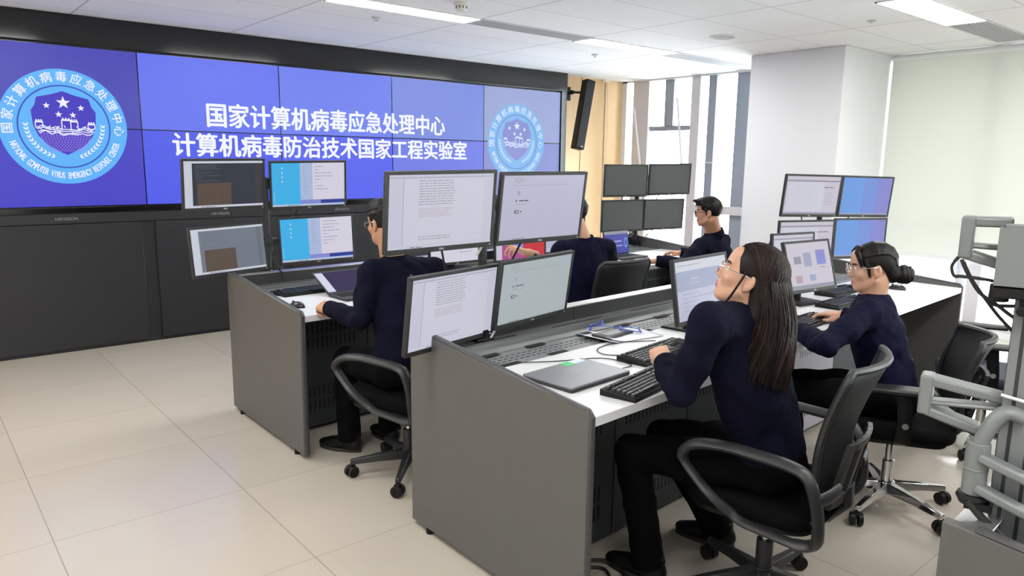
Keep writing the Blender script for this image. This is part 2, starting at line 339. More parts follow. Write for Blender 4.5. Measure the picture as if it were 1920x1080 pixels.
for i in range(5):
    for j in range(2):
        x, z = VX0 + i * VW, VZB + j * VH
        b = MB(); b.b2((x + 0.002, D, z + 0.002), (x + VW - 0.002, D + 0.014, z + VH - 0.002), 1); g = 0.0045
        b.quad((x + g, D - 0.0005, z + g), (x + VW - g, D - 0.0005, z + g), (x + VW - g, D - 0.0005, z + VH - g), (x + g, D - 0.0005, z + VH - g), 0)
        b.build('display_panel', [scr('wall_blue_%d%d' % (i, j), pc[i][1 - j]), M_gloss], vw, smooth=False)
YT = D - 0.003
def wall_text(b, body, cx, cz, size, sx, bold, rot=0.0, m=0, y=YT):
    tv, tf = text_mesh(body, size); ca, sa = math.cos(rot), math.sin(rot)
    for k, (dx, dz) in enumerate(((-bold, 0), (bold, 0), (0, bold * 0.7), (0, -bold * 0.7)) if bold else ((0, 0),)):
        b.add([Vector((cx + (v.x * sx + dx) * ca - (v.y + dz) * sa, y - 0.00004 * k, cz + (v.x * sx + dx) * sa + (v.y + dz) * ca)) for v in tv], tf, m)
def text_extent(body, size, bold):
    tv, _ = text_mesh(body, size, bold); return max(v.x for v in tv) - min(v.x for v in tv)
M_txt = scr('wall_white', (240, 243, 255), 1.0)
for body, x0, x1, zc, h in (('国家计算机病毒应急处理中心', 2.195, 4.745, 1.955, 0.225), ('计算机病毒防治技术国家工程实验室', 1.90, 5.05, 1.692, 0.215)):
    b = MB(); e = text_extent(body, h, 0); wall_text(b, body, (x0 + x1) / 2, zc, h, (x1 - x0) / e, 0.0062); b.build('headline', M_txt, vw, smooth=False, fix=False)
def disc(b, cx, cz, ro, ri, y, m, n=72, sq=1.0):
    if ri <= 0: b.add([Vector((cx + ro * math.cos(2 * PI * i / n), y, cz + ro * math.sin(2 * PI * i / n))) for i in range(n)], [tuple(range(n))], m)
    else:
        vs = []
        for r in (ro, ri): vs += [Vector((cx + r * math.cos(2 * PI * i / n), y, cz + r * math.sin(2 * PI * i / n))) for i in range(n)]
        b.add(vs, [(i, (i + 1) % n, n + (i + 1) % n, n + i) for i in range(n)], m)
def star(b, cx, cz, r, y, m):
    vs = [Vector((cx + (r if k % 2 == 0 else r * 0.4) * math.sin(PI * k / 5), y, cz + (r if k % 2 == 0 else r * 0.4) * math.cos(PI * k / 5))) for k in range(10)]
    b.add(vs + [Vector((cx, y, cz))], [(k, (k + 1) % 10, 10) for k in range(10)], m)
def bar(b, p, q, w, y, m):
    p, q = Vector((p[0], 0, p[1])), Vector((q[0], 0, q[1])); d = (q - p).normalized(); n = Vector((-d.z, 0, d.x)) * w / 2; o = Vector((0, y, 0))
    b.add([o + p - n, o + q - n, o + q + n, o + p + n], [(0, 1, 2, 3)], m)
def emblem(cx, cz, rr, cols):
    mats = [scr(cols[0] + n, c) for n, c in zip(('_pale', '_ring', '_shield', '_white', '_dot'), cols[1:])]
    b = MB(); y = D - 0.002
    disc(b, cx, cz, rr, 0, y, 0); disc(b, cx, cz, rr * 0.725, rr * 0.70, y - 0.0006, 1)
    # shield
    sh = [(-0.44, 0.36), (-0.40, 0.50), (-0.18, 0.555), (0, 0.62), (0.18, 0.555), (0.40, 0.50), (0.44, 0.36), (0.50, 0.27), (0.485, 0.02), (0.42, -0.16), (0.28, -0.33), (0.10, -0.44), (0, -0.49), (-0.10, -0.44), (-0.28, -0.33), (-0.42, -0.16), (-0.485, 0.02), (-0.50, 0.27)]
    b.add([Vector((cx + p[0] * rr, y - 0.0006, cz + p[1] * rr)) for p in sh], [tuple(range(len(sh)))], 2)
    for k in range(11):      # dotted water lines in the lower half
        z = -0.12 - k * 0.03; hw = 0.40 * math.sqrt(max(0.0, 1 - ((-z - 0.1) / 0.42) ** 2))
        nx = max(2, int(hw * 2 / 0.045))
        for q in range(nx):
            x = -hw + 2 * hw * (q + 0.5) / nx; bar(b, (cx + (x - 0.014) * rr, cz + z * rr), (cx + (x + 0.014) * rr, cz + z * rr), 0.014 * rr, y - 0.0012, 4)
    for sx_, sz_, sr in ((0, 0.42, 0.115), (-0.26, 0.36, 0.06), (0.27, 0.34, 0.06), (-0.085, 0.215, 0.06), (0.135, 0.21, 0.06)): star(b, cx + sx_ * rr, cz + sz_ * rr, sr * rr, y - 0.0012, 3)
    # wall with watch towers, drawn in line
    q = lambda p, r_, w=0.016: bar(b, (cx + p[0] * rr, cz + p[1] * rr), (cx + r_[0] * rr, cz + r_[1] * rr), w * rr, y - 0.0014, 3)
    for x0, x1, zb, zt in ((-0.05, 0.09, -0.06, 0.12), (0.09, 0.20, -0.05, 0.10), (-0.45, -0.34, -0.01, 0.08), (0.36, 0.47, -0.02, 0.06)):
        q((x0, zb), (x0, zt)); q((x1, zb), (x1, zt)); q((x0, zt), (x1, zt), 0.03)
        n = 3
        for k in range(n): q((x0 + (x1 - x0) * (k + 0.5) / n, zt), (x0 + (x1 - x0) * (k + 0.5) / n, zt + 0.04), 0.02)
    rr2 = random.Random(3)
    zz = [(-0.45, -0.02), (-0.34, 0.02), (-0.24, -0.03), (-0.14, 0.0), (-0.05, -0.05), (0.06, -0.03), (0.2, -0.04), (0.3, 0.0), (0.38, -0.03), (0.46, -0.01)]
    for off in (0, -0.035, -0.07, -0.10):
        pts = [(x * (1 + off), z + off + rr2.uniform(-0.012, 0.012)) for x, z in zz]
        for a, c in zip(pts, pts[1:]): q(a, c)
    for k in range(16):
        x = rr2.uniform(-0.42, 0.42); z = rr2.uniform(-0.12, -0.02); q((x, z), (x + rr2.uniform(-0.06, 0.06), z + 0.05), 0.012)
    # laurel branches
    for sgn in (-1, 1):
        for k in range(11):
            a = R(184 + k * 6.7) if sgn < 0 else R(-4 - k * 6.7)
            px, pz = 0.595 * math.cos(a), 0.595 * math.sin(a) + 0.04
            t_ = a - sgn * PI / 2 * -1
            for s2 in (-1, 1):
                aa = a + (PI / 2 if sgn > 0 else -PI / 2) + s2 * 0.55
                dx, dz = math.cos(aa), math.sin(aa); nx, nz = -dz, dx
                leaf = [(0, 0), (0.03, 0.016), (0.075, 0), (0.03, -0.016)]
                b.add([Vector((cx + (px + dx * l + nx * w_) * rr, y - 0.0012, cz + (pz + dz * l + nz * w_) * rr)) for l, w_ in leaf], [(0, 1, 2, 3)], 3)
    s = '国家计算机病毒应急处理中心'
    for k, ch in enumerate(s):
        a = R(183 - k * (186 / 12)); wall_text(b, ch, cx + 0.855 * rr * math.cos(a), cz + 0.855 * rr * math.sin(a), 0.19 * rr, 1.0, 0.0012, a - PI / 2, 3, y - 0.0012)
    s = 'NATIONAL COMPUTER VIRUS EMERGENCY RESPONSE CENTER'
    for k, ch in enumerate(s):
        if ch == ' ': continue
        a = R(200 + k * (140 / (len(s) - 1))); wall_text(b, ch, cx + 0.86 * rr * math.cos(a), cz + 0.86 * rr * math.sin(a), 0.155 * rr, 0.50, 0.0012, a + PI / 2, 3, y - 0.0012)
    b.build('emblem', mats, vw, smooth=False, fix=False)
emblem(1.10, 1.825, 0.445, ('emblem_left', (92, 176, 246), (48, 82, 190), (62, 50, 190), (236, 236, 255), (160, 130, 220)))
emblem(5.80, 1.825, 0.445, ('emblem_right', (120, 176, 232), (88, 128, 200), (122, 130, 200), (214, 226, 250), (150, 150, 216)))  # right emblem paler: the same window reflections put into its colours

# ------------------------------------------------------------------ speaker and blind cord on the wood wall
ls = thing('column_speaker', 'tall black column loudspeaker angled off the wooden wall', 'loudspeaker', (7.0, 6.85, 1.72))
ax = (Vector((7.11, 6.80, 2.64)) - Vector((6.93, 6.76, 1.77)))
top = Vector((6.98, 6.80, 2.63)); bot = Vector((6.80, 6.80, 1.76)); d = (top - bot).normalized(); sx = Vector((1, -0.25, 0)); sx = (sx - d * sx.dot(d)).normalized(); sy = d.cross(sx)
rot = Matrix((sx, sy, d)).transposed()
b = MB(); b.box((top + bot) / 2, (0.135, 0.13, (top - bot).length), 0, rot); b.build('enclosure', M_black, ls, bevel=0.012)
b = MB(); b.box((top + bot) / 2 - sy * 0.067, (0.115, 0.006, (top - bot).length - 0.05), 0, rot); b.build('grille', mat('speaker_cloth', (0.015, 0.015, 0.017), 0.7, bump=0.4, bscale=900), ls, bevel=0.002)
b = MB(); b.box(bot + d * 0.035 - sy * 0.072 + sx * 0.02, (0.03, 0.003, 0.012), 0, rot); b.build('name_badge', M_alu, ls, smooth=False)
b = MB(); b.b2((6.76, 6.985, 2.38), (6.84, 6.999, 2.55)); b.tube([(6.80, 6.985, 2.47), (6.82, 6.92, 2.48), (6.94, 6.86, 2.48)], 0.016); b.ball((6.81, 6.93, 2.48), 0.03); b.build('wall_bracket', M_black, ls, bevel=0.003)
cd = MB(); cp = [(7.42, 6.95, ZC - 0.02), (7.42, 6.95, 1.10), (7.44, 6.95, 1.03), (7.48, 6.95, 1.03), (7.50, 6.95, 1.10), (7.50, 6.95, ZC - 0.02)]
cd.tube(cp, 0.005, n=6); cd.box((7.46, 6.95, ZC - 0.02), (0.12, 0.03, 0.03))
tag(cd.build('blind_cord', mat('cord_cream', srgb(240, 226, 200), 0.5)), 'thin cream pull cord loop hanging on the wooden wall', 'cord')
# ------------------------------------------------------------------ consoles (desk rows)
SH = 0.06        # the rows run a few degrees off the wall
M_pale = mat('cabinet_pale', srgb(168, 164, 172), 0.5); M_noir = mat('cabinet_black_front', srgb(20, 20, 21), 0.6)
def console(X0, Y0, L, label, pale=(), noir=()):
    root = thing('console_desk', label, 'desk', (X0 + L / 2, Y0 + 0.53 + SH * L / 2, 0))
    def sh(b):
        for i, v in enumerate(b.v): b.v[i] = Vector((X0 + v.x, Y0 + v.y + SH * v.x, v.z))
        return b
    b = MB(); b.b2((0.03, 0.0, 0.755), (L - 0.03, 0.62, 0.79)); sh(b).build('worktop', M_top, root, bevel=0.003)
    # slotted cable shelf behind the worktop
    b = MB(); b.b2((0.03, 0.62, 0.755), (L - 0.03, 0.99, 0.785))
    b.b2((0.03, 0.80, 0.785), (L - 0.03, 0.812, 0.790)); b.b2((0.03, 0.90, 0.785), (L - 0.03, 0.99, 0.805))
    n = int((L - 0.3) / 0.62)
    for k in range(n):
        x = 0.12 + k * 0.62
        for (dx, yy) in ((0.05, 0.645), (0.33, 0.645), (0.05, 0.79), (0.33, 0.79)): b.b2((x + dx, yy - 0.017, 0.7905 if yy > 0.7 else 0.786), (x + dx + 0.11, yy + 0.017, 0.7915 if yy > 0.7 else 0.787), 1)
        b.b2((x + 0.02, 0.935, 0.805), (x + 0.40, 0.945, 0.8058), 1)
    for k in range(int((L - 0.2) / 0.034)):
        x = 0.08 + k * 0.034
        for yy in (0.685, 0.715, 0.745): b.b2((x, yy, 0.785), (x + 0.022, yy + 0.007, 0.7856), 1)
    sh(b).build('cable_shelf', [M_shelf, M_hidden], root, smooth=False)
    # rear rail
    b = MB(); b.b2((0.03, 0.99, 0.05), (L - 0.03, 1.05, 0.872))
    for k in range(1, 4): b.b2((L * k / 4 - 0.002, 0.9885, 0.79), (L * k / 4 + 0.002, 0.99, 0.872), 1)
    sh(b).build('rear_rail', [M_dgrey, M_hidden], root, smooth=False)
    b = MB(); b.b2((0.03, 0.985, 0.872), (L - 0.03, 1.055, 0.879)); sh(b).build('rail_trim', M_alu, root, bevel=0.002)
    for x0 in (0.0, L - 0.03):
        b = MB(); b.prism([(0, 0.025), (1.06, 0.025), (1.06, 0.895), (1.0, 0.893), (0.02, 0.81), (0, 0.795)], (x0, 0, 0), (0, 1, 0), (0, 0, 1), (0.03, 0, 0))
        p = sh(b).build('end_panel', M_grey, root, bevel=0.003)
        b = MB(); b.tube([(x0 + 0.015, -0.002, 0.03), (x0 + 0.015, -0.002, 0.79), (x0 + 0.015, 0.018, 0.812), (x0 + 0.015, 1.0, 0.896)], 0.016, n=8, flat=(1, 0.35), up=(1, 0, 0)); sh(b).build('edge_band', mat('edge_grey', srgb(70, 70, 70), 0.4), p)
        for yy in (0.12, 0.94):
            b = MB(); b.cyl((x0 + 0.015, yy, 0), (x0 + 0.015, yy, 0.026), 0.018, n=12); sh(b).build('levelling_foot', M_black, p)
    # cabinet fronts under the worktop
    b = MB(); b.b2((0.03, 0.385, 0.02), (L - 0.03, 0.99, 0.755)); sh(b).build('carcass', mat('carcass_dark', srgb(24, 26, 28), 0.5), root, smooth=False)
    nd = int(round((L - 0.1) / 0.56)); w = (L - 0.1) / nd
    for k in range(nd):
        x = 0.05 + k * w; b = MB(); b.b2((x + 0.004, 0.372, 0.03), (x + w - 0.004, 0.385, 0.745))
        for (z0, cnt) in ((0.12, 2), (0.50, 2)):
            for rz in range(cnt):
                for q in range(14):
                    xx = x + 0.07 + q * (w - 0.14) / 14; b.b2((xx, 0.3712, z0 + rz * 0.085), (xx + 0.012, 0.372, z0 + rz * 0.085 + 0.065), 1)
        sh(b).build('cabinet_door', [M_pale if k in pale else M_noir if k in noir else M_slate, M_dgrey if k in pale else M_hidden], root, smooth=False)
    return root
D1 = console(1.55, 3.55, 4.06, 'long grey console desk with white worktop nearest the big screen')
D2 = console(1.63, 1.545, 3.88, 'long grey console desk with white worktop in the middle of the room', (3, 4), (5, 6))
D3 = console(1.556, -0.57, 3.9, 'grey console desk whose corner shows at lower right under the bare arms')
# open, empty cable trough look of the last desk: loose black cables in it are built with the stand

# ------------------------------------------------------------------ displays
def frame_of(yaw, tilt, roll=0.0):
    a, t, o = R(yaw), R(tilt), R(roll)
    n = Vector((math.sin(a), -math.cos(a), 0)); r = Vector((math.cos(a), math.sin(a), 0)); up = Vector((0, 0, 1))
    n2 = math.cos(t) * n + math.sin(t) * up; u2 = math.cos(t) * up - math.sin(t) * n
    return math.cos(o) * r + math.sin(o) * u2, math.cos(o) * u2 - math.sin(o) * r, n2
S = dict(
    grey=scr('ui_grey', (203, 203, 220)), page=scr('ui_page', (209, 209, 224)), ink=scr('ui_ink', (150, 150, 166)), red=scr('ui_red', (186, 160, 172)), dark=scr('ui_dark', (60, 60, 76)),
    code=scr('ui_code', (48, 54, 66)), code_glare=scr('ui_code_glare', (112, 122, 136)), brown=scr('ui_brown', (98, 82, 72)), brown2=scr('ui_brown_dark', (66, 58, 56)), codetx=scr('ui_code_text', (104, 110, 120)), strip=scr('ui_strip', (206, 210, 222)),
    cyan=scr('ui_cyan', (64, 182, 240)), lav=scr('ui_lavender', (176, 192, 228)), wht=scr('ui_white', (220, 216, 232)), navy=scr('ui_navy', (46, 60, 150)), task=scr('ui_taskbar', (190, 200, 225)),
    web=scr('ui_web', (190, 190, 212)), web2=scr('ui_web_green', (176, 186, 190)), blue=scr('ui_blue', (110, 160, 232)), blue2=scr('ui_blue_soft', (122, 150, 226)), blue3=scr('ui_violet', (138, 140, 214)), mag=scr('ui_magenta', (176, 76, 150)), redb=scr('ui_scarlet', (206, 50, 62)), lil=scr('ui_lilac', (206, 200, 214)), band=scr('ui_band', (160, 166, 196)), lilp=scr('ui_pale_violet', (188, 190, 214)), dimv=mat('ui_dim_violet', (0.006, 0.006, 0.012), 0.6, emit=srgb(44, 34, 72), spec=0.05), off=mat('display_off', (0.085, 0.092, 0.094), 0.34, spec=0.5), emb=scr('ui_deep_blue', (70, 70, 170)), embw=scr('ui_deep_white', (190, 200, 240)))
SK = list(S); SM = [S[k] for k in SK]
def textlines(L, u0, u1, v0, v1, n, key, seed, short=0.25):
    q = random.Random(seed); dv = (v1 - v0) / n
    for i in range(n):
        v = v1 - dv * (i + 0.5); u = u0; e = u1 - q.random() * short * (u1 - u0)
        while u < e:
            l = q.uniform(0.015, 0.06); L.append((u, v - dv * 0.13, min(u + l, e), v + dv * 0.13, key)); u += l + 0.008
def content(kind, seed=0):
    L = []
    if kind == 'doc':
        L.append((0, 0, 1, 1, 'grey')); L.append((0.13, 0.05, 0.90, 0.93, 'page')); L.append((0, 0.955, 1, 0.963, 'ink')); L.append((0.128, 0.05, 0.132, 0.95, 'ink'))
        textlines(L, 0.27, 0.62, 0.58, 0.93, 10, 'ink', seed, 0.1); textlines(L, 0.27, 0.60, 0.42, 0.55, 5, 'red', seed + 1, 0.15); textlines(L, 0.27, 0.6, 0.10, 0.17, 2, 'ink', seed + 2)
        L.append((0, 0, 1, 0.03, 'strip')); textlines(L, 0.20, 0.34, 0, 0.03, 1, 'dark', seed + 3)
    elif kind == 'web':
        L.append((0, 0, 1, 1, 'web' if seed % 2 == 0 else 'web2')); textlines(L, 0.12, 0.25, 0.88, 0.97, 3, 'ink', seed, 0.3); L.append((0.12, 0.845, 0.80, 0.85, 'ink'))
        L.append((0.17, 0.70, 0.205, 0.76, 'band')); L.append((0.16, 0.595, 0.172, 0.625, 'dark')); textlines(L, 0.20, 0.32, 0.58, 0.64, 1, 'dark', seed + 1, 0.05); textlines(L, 0.16, 0.34, 0.54, 0.57, 1, 'ink', seed + 2)
        L.append((0.155, 0.415, 0.205, 0.465, 'dark')); L.append((0.168, 0.425, 0.198, 0.455, 'web')); L.append((0.225, 0.43, 0.24, 0.45, 'dark')); textlines(L, 0.16, 0.32, 0.0, 0.03, 1, 'dark', seed + 3)
    elif kind == 'code':
        L.append((0, 0, 1, 1, 'strip')); L.append((0.10, 0.05, 1, 0.95, 'code' if seed % 2 == 0 else 'code_glare')); textlines(L, 0.14, 0.46, 0.56, 0.92, 10, 'codetx', seed, 0.9)  # odd seeds: grey glare on the glass put into a paler code colour
        L.append((0.155, 0.05, 0.58, 0.53, 'brown'))
        for k in range(16): u = 0.165 + k * 0.026; L.append((u, 0.05, u + 0.007, 0.52, 'brown2'))
        L.append((0.90, 0.05, 0.955, 0.95, 'brown2' if seed % 2 == 0 else 'codetx')); textlines(L, 0.2, 0.4, 0, 0.04, 1, 'dark', seed + 3)
    elif kind == 'desktop':
        L.append((0, 0, 1, 1, 'cyan')); L.append((0.38, 0.14, 0.55, 1, 'lav')); L.append((0.55, 0.14, 1, 1, 'wht')); L.append((0.38, 0.05, 1, 0.14, 'blue3')); L.append((0.66, 0.05, 1, 0.13, 'navy'))
        textlines(L, 0.42, 0.50, 0.25, 0.95, 12, 'band', seed, 0.6); textlines(L, 0.58, 0.85, 0.35, 0.95, 8, 'band', seed + 1, 0.95); L.append((0, 0, 1, 0.045, 'task')); textlines(L, 0.2, 0.4, 0, 0.04, 1, 'dark', seed + 3)
        for k in range(4): L.append((0.13, 0.86 - k * 0.1, 0.15, 0.895 - k * 0.1, 'strip')); L.append((0.02, 0.3 - k * 0.06, 0.035, 0.32 - k * 0.06, 'strip'))
    elif kind == 'sheet':
        L.append((0, 0, 1, 1, 'lil')); L.append((0, 0.86, 1, 0.90, 'ink')); L.append((0, 0, 1, 0.05, 'ink')); L.append((0.06, 0.08, 0.72, 0.84, 'page')); textlines(L, 0.15, 0.62, 0.15, 0.75, 9, 'lil', seed, 0.5); textlines(L, 0.70, 0.92, 0.68, 0.75, 1, 'dark', seed + 1, 0.1); textlines(L, 0.75, 0.9, 0.25, 0.6, 6, 'band', seed + 2, 0.6)
    elif kind == 'blue':
        n = 14
        for k in range(n): L.append((k / n, 0, (k + 1) / n, 1, 'blue' if k < 6 else ('blue2' if k < 10 else 'blue3')))
        L.append((0, 0, 1, 0.04, 'band'))
    elif kind == 'off':
        L.append((0, 0, 1, 1, 'off'))
    elif kind == 'form':
        L.append((0, 0, 1, 1, 'lilp')); L.append((0, 0.83, 1, 1, 'strip')); textlines(L, 0.05, 0.5, 0.90, 0.95, 1, 'ink', seed); L.append((0, 0.5, 1, 0.83, 'band')); textlines(L, 0.28, 0.42, 0.66, 0.72, 1, 'page', seed, 0.1); textlines(L, 0.24, 0.48, 0.6, 0.63, 1, 'page', seed + 1, 0.1); textlines(L, 0.10, 0.8, 0.12, 0.48, 5, 'band', seed + 2, 0.6)
    elif kind == 'icons':
        L.append((0, 0, 1, 1, 'lil'))
        for (u, v, w_, h_, k) in ((0.14, 0.55, 0.16, 0.16, 'ink'), (0.36, 0.48, 0.18, 0.30, 'band'), (0.66, 0.50, 0.22, 0.32, 'blue3'), (0.12, 0.14, 0.15, 0.16, 'red'), (0.44, 0.16, 0.14, 0.14, 'band')): L.append((u, v, u + w_, v + h_, k))
        textlines(L, 0.7, 0.9, 0.42, 0.46, 1, 'dark', seed); L.append((0, 0, 1, 0.09, 'ink'))
    elif kind == 'poster':
        L.append((0, 0, 1, 1, 'mag')); L.append((0.55, 0, 1, 1, 'redb')); L.append((0, 0.86, 1, 1, 'dark')); L.append((0.30, 0.3, 0.55, 0.80, 'blue3')); L.append((0, 0, 0.12, 0.86, 'lil'))
    elif kind == 'page':
        L.append((0, 0, 1, 1, 'wht')); L.append((0.52, 0.55, 0.56, 0.75, 'ink')); textlines(L, 0.55, 0.9, 0.2, 0.5, 3, 'band', seed, 0.4)
    elif kind == 'dim':
        L.append((0, 0, 1, 1, 'dimv')); L.append((0, 0.03, 0.17, 0.98, 'band'))
    elif kind == 'title':
        L.append((0, 0, 1, 1, 'emb')); L.append((0, 0.86, 1, 1, 'ink'))
        textlines(L, 0.30, 0.72, 0.44, 0.64, 1, 'embw', seed, 0.05); textlines(L, 0.26, 0.76, 0.26, 0.42, 1, 'embw', seed + 1, 0.05)
    return L
def paint_screen(b, c, r, u, n, w, h, L):
    # nested rectangles, each a hair in front of the one before
    for k, (u0, v0, u1, v1, key) in enumerate(L):
        z = 0.00025 * (1 if k == 0 else 2 if (u1 - u0) > 0.2 and (v1 - v0) > 0.2 else 3) + 0.00001 * k
        P = [c + r * ((a - 0.5) * w) + u * ((e - 0.5) * h) + n * z for a, e in ((u0, v0), (u1, v0), (u1, v1), (u0, v1))]
        b.quad(*P, SK.index(key))
def display(name, label, group, c, yaw, tilt, roll, w, h, kind, seed, bez=0.014, depth=0.04, badge=True, mats=None, led=True):
    r, u, n = frame_of(yaw, tilt, roll); c = Vector(c); rot = Matrix((r, u, n)).transposed()
    root = thing(name, label, 'monitor', c - u * h / 2, 0, group)
    body = mats or M_blk2
    b = MB(); b.box(c - n * 0.012, (w, h, 0.016), 0, rot); b.box(c - n * (0.012 + depth / 2), (w * 0.72, h * 0.66, depth), 0, rot); b.build('rear_shell', body, root, bevel=0.005)
    b = MB(); bb = bez * 1.5
    for cc, sz in (((0, h / 2 - bez / 2), (w, bez)), ((0, -h / 2 + bb / 2), (w, bb)), ((-w / 2 + bez / 2, (bb - bez) / 2), (bez, h - bez - bb)), ((w / 2 - bez / 2, (bb - bez) / 2), (bez, h - bez - bb))):
        b.box(c + r * cc[0] + u * cc[1], (sz[0], sz[1], 0.009), 0, rot)
    b.build('bezel', body, root, bevel=0.0015, seg=1)
    b = MB(); paint_screen(b, c + u * (bb - bez) / 2, r, u, n, w - 2 * bez + 0.001, h - bez - bb + 0.001, content(kind, seed)); b.build('screen', SM, root, smooth=False, fix=False)
    if badge:
        tv, tf = text_mesh('DELL', 0.011, 0.0002); b = MB(); b.add([c - u * (h / 2 - bb / 2) + r * v.x + u * v.y + n * 0.0049 for v in tv], tf); b.build('badge', mat('badge_silver', (0.7, 0.7, 0.72), 0.4), root, smooth=False, fix=False)
    if led:
        b = MB(); b.box(c - u * (h / 2 - bb / 2) + r * (w / 2 - 0.018) + n * 0.0045, (0.006, 0.003, 0.002), 0, rot); b.build('power_light', scr('led_white', (235, 240, 250)), root, smooth=False)
    return root, c, r, u, n
ST = [  # cx, cy, cz, yaw, tilt, roll, w, content, seed, label
 ('n', 1.696, 2.453, 1.397, -0.9, -6.5, 0.8, 0.529, 'doc', 2, 'large upper-left monitor of the nearest four, showing a text page'),
 ('n', 2.249, 2.457, 1.395, 0.2, -8, 0.3, 0.519, 'web', 4, 'large upper-right monitor of the nearest four, showing a mostly blank web page'),
 ('n', 1.751, 2.450, 0.990, 11.2, -7.5, 0.3, 0.535, 'doc', 6, 'lower-left monitor of the nearest four, above the grey desk end'),
 ('n', 2.217, 2.461, 1.023, 7.8, -9, 1.2, 0.507, 'web', 5, 'lower-right monitor of the nearest four, tinted pale green grey'),
 ('a', 1.569, 4.615, 1.437, 2.3, -6.5, 0.9, 0.511, 'code', 8, 'upper-left monitor by the big screen, dark code with a brown block'),
 ('a', 2.110, 4.596, 1.430, -7.7, -6, 1.2, 0.510, 'desktop', 9, 'upper monitor with cyan desktop and white window, by the big screen'),
 ('a', 1.579, 4.616, 1.034, 8.2, 4.3, 1.5, 0.502, 'code', 11, 'lower-left monitor by the big screen, code washed out by painted grey glare'),
 ('a', 2.156, 4.594, 1.066, -8.5, 0.5, 1.6, 0.511, 'desktop', 12, 'lower monitor with cyan desktop, beside the man at the left'),
 ('c', 5.288, 4.627, 1.431, -14.6, -2, 0.2, 0.487, 'off', 0, 'blank upper-left monitor of the dark four before the wooden wall'),
 ('c', 5.782, 4.504, 1.443, -16.0, -4, 1.0, 0.484, 'off', 0, 'blank upper-right monitor of the dark four, before the window'),
 ('c', 5.268, 4.632, 1.103, -13.2, -0.9, 0.4, 0.485, 'off', 0, 'blank lower-left monitor of the dark four'),
 ('c', 5.730, 4.517, 1.107, -12.7, -3.0, 0.3, 0.481, 'off', 0, 'blank lower-right monitor of the dark four, facing the man in glasses'),
 ('w', 5.272, 2.782, 1.370, -21.6, -5.5, -1, 0.513, 'sheet', 14, 'upper-left monitor by the column, showing a pale spreadsheet page'),
 ('w', 5.766, 2.603, 1.360, -19.8, -4.3, -1.2, 0.512, 'blue', 15, 'upper-right monitor by the pale blind, plain blue screen'),
 ('w', 5.256, 2.792, 1.035, -23.5, -0.9, 0.2, 0.497, 'sheet', 16, 'lower-left monitor by the column, partly behind the desk monitor'),
 ('w', 5.746, 2.611, 1.038, -21.4, 0.1, -0.5, 0.509, 'blue', 17, 'lower-right blue monitor, behind the woman with a hair bun'),
]
GRP = dict(n='four monitors on the nearest stand', a='four monitors on the stand by the big screen', c='four dark monitors on the far stand', w='four monitors on the stand by the column')
MON = {}
for (g, cx, cy, cz, ya, ti, ro, w, kind, seed, lab) in ST:
    MON.setdefault(g, []).append(display('monitor', lab, GRP[g], (cx, cy, cz), ya, ti, ro, w, w * 0.62, kind, seed)[1:])
# stands behind each group of four
def stand(key, base, label, zt, z0):
    x, y = base; root = thing('monitor_stand', label, 'monitor stand', (x, y, z0))
    b = MB(); b.cyl((x, y, z0 + 0.012), (x, y, zt), 0.02, n=16); b.build('pole', M_blk2, root)
    b = MB(); b.b2((x - 0.05, y - 0.03, z0), (x + 0.05, y + 0.03, z0 + 0.014)); b.cyl((x, y, z0 + 0.01), (x, y, z0 + 0.05), 0.03, n=16); b.build('base_clamp', M_black, root, bevel=0.004)
    for (c, r, u, n) in MON[key]:
        p = c - n * 0.055; zc = p.z; s = Vector((x, y, zc)); e = p - n * 0.03; mid = (s + e) / 2 + Vector((0, 0.05, 0))
        b = MB(); b.cyl(s - Vector((0, 0, 0.03)), s + Vector((0, 0, 0.03)), 0.032, n=16); b.tube([s, mid], 0.018, n=8, flat=(1.2, 0.7), up=(0, 0, 1)); b.tube([mid, e], 0.017, n=8, flat=(1.2, 0.7), up=(0, 0, 1)); b.cyl(mid - Vector((0, 0, 0.035)), mid + Vector((0, 0, 0.035)), 0.022, n=16); b.cyl(e, p, 0.022, n=12)
        b.box(p, (0.1, 0.1, 0.006), 0, Matrix((r, u, n)).transposed()); b.build('support_arm', M_blk2, root, bevel=0.002)
    c = [q[0] for q in MON[key]]
    for k, q in enumerate(c):
        b = MB()
        p0 = q + Vector((-0.04 if k % 2 else 0.06, 0.07, -0.10)); pe = Vector((x + 0.03 * (k - 1.5), y + 0.03, z0 + 0.03))
        b.tube([p0, p0 + Vector((0, 0.03, -0.06)), (p0 + pe) / 2 + Vector((0, 0.05, -0.08)), pe + Vector((0, 0.0, 0.10)), pe], 0.005, n=6); b.build('cable', M_cable, root)
    if key == 'n':
        for k in (0, 2): q = c[k]; b = MB(); b.tube([q + Vector((0.22, 0.045, 0.06)), q + Vector((0.272, 0.05, 0.03)), q + Vector((0.275, 0.05, -0.12)), q + Vector((0.22, 0.06, -0.2))], 0.006, n=6); b.build('white_cable', M_wcable, root)
    return root
stand('n', (1.96, 2.53), 'dark monitor stand on the nearest desk rail holding four monitors', 1.45, 0.806)
stand('a', (1.84, 4.665), 'dark monitor stand near the big screen, behind the man at left', 1.48, 0.80)
stand('c', (5.535, 4.70), 'dark monitor stand carrying four blank screens at the far desk', 1.45, 0.806)
stand('w', (5.44, 2.795), 'dark monitor stand carrying four screens near the column', 1.42, 0.879)

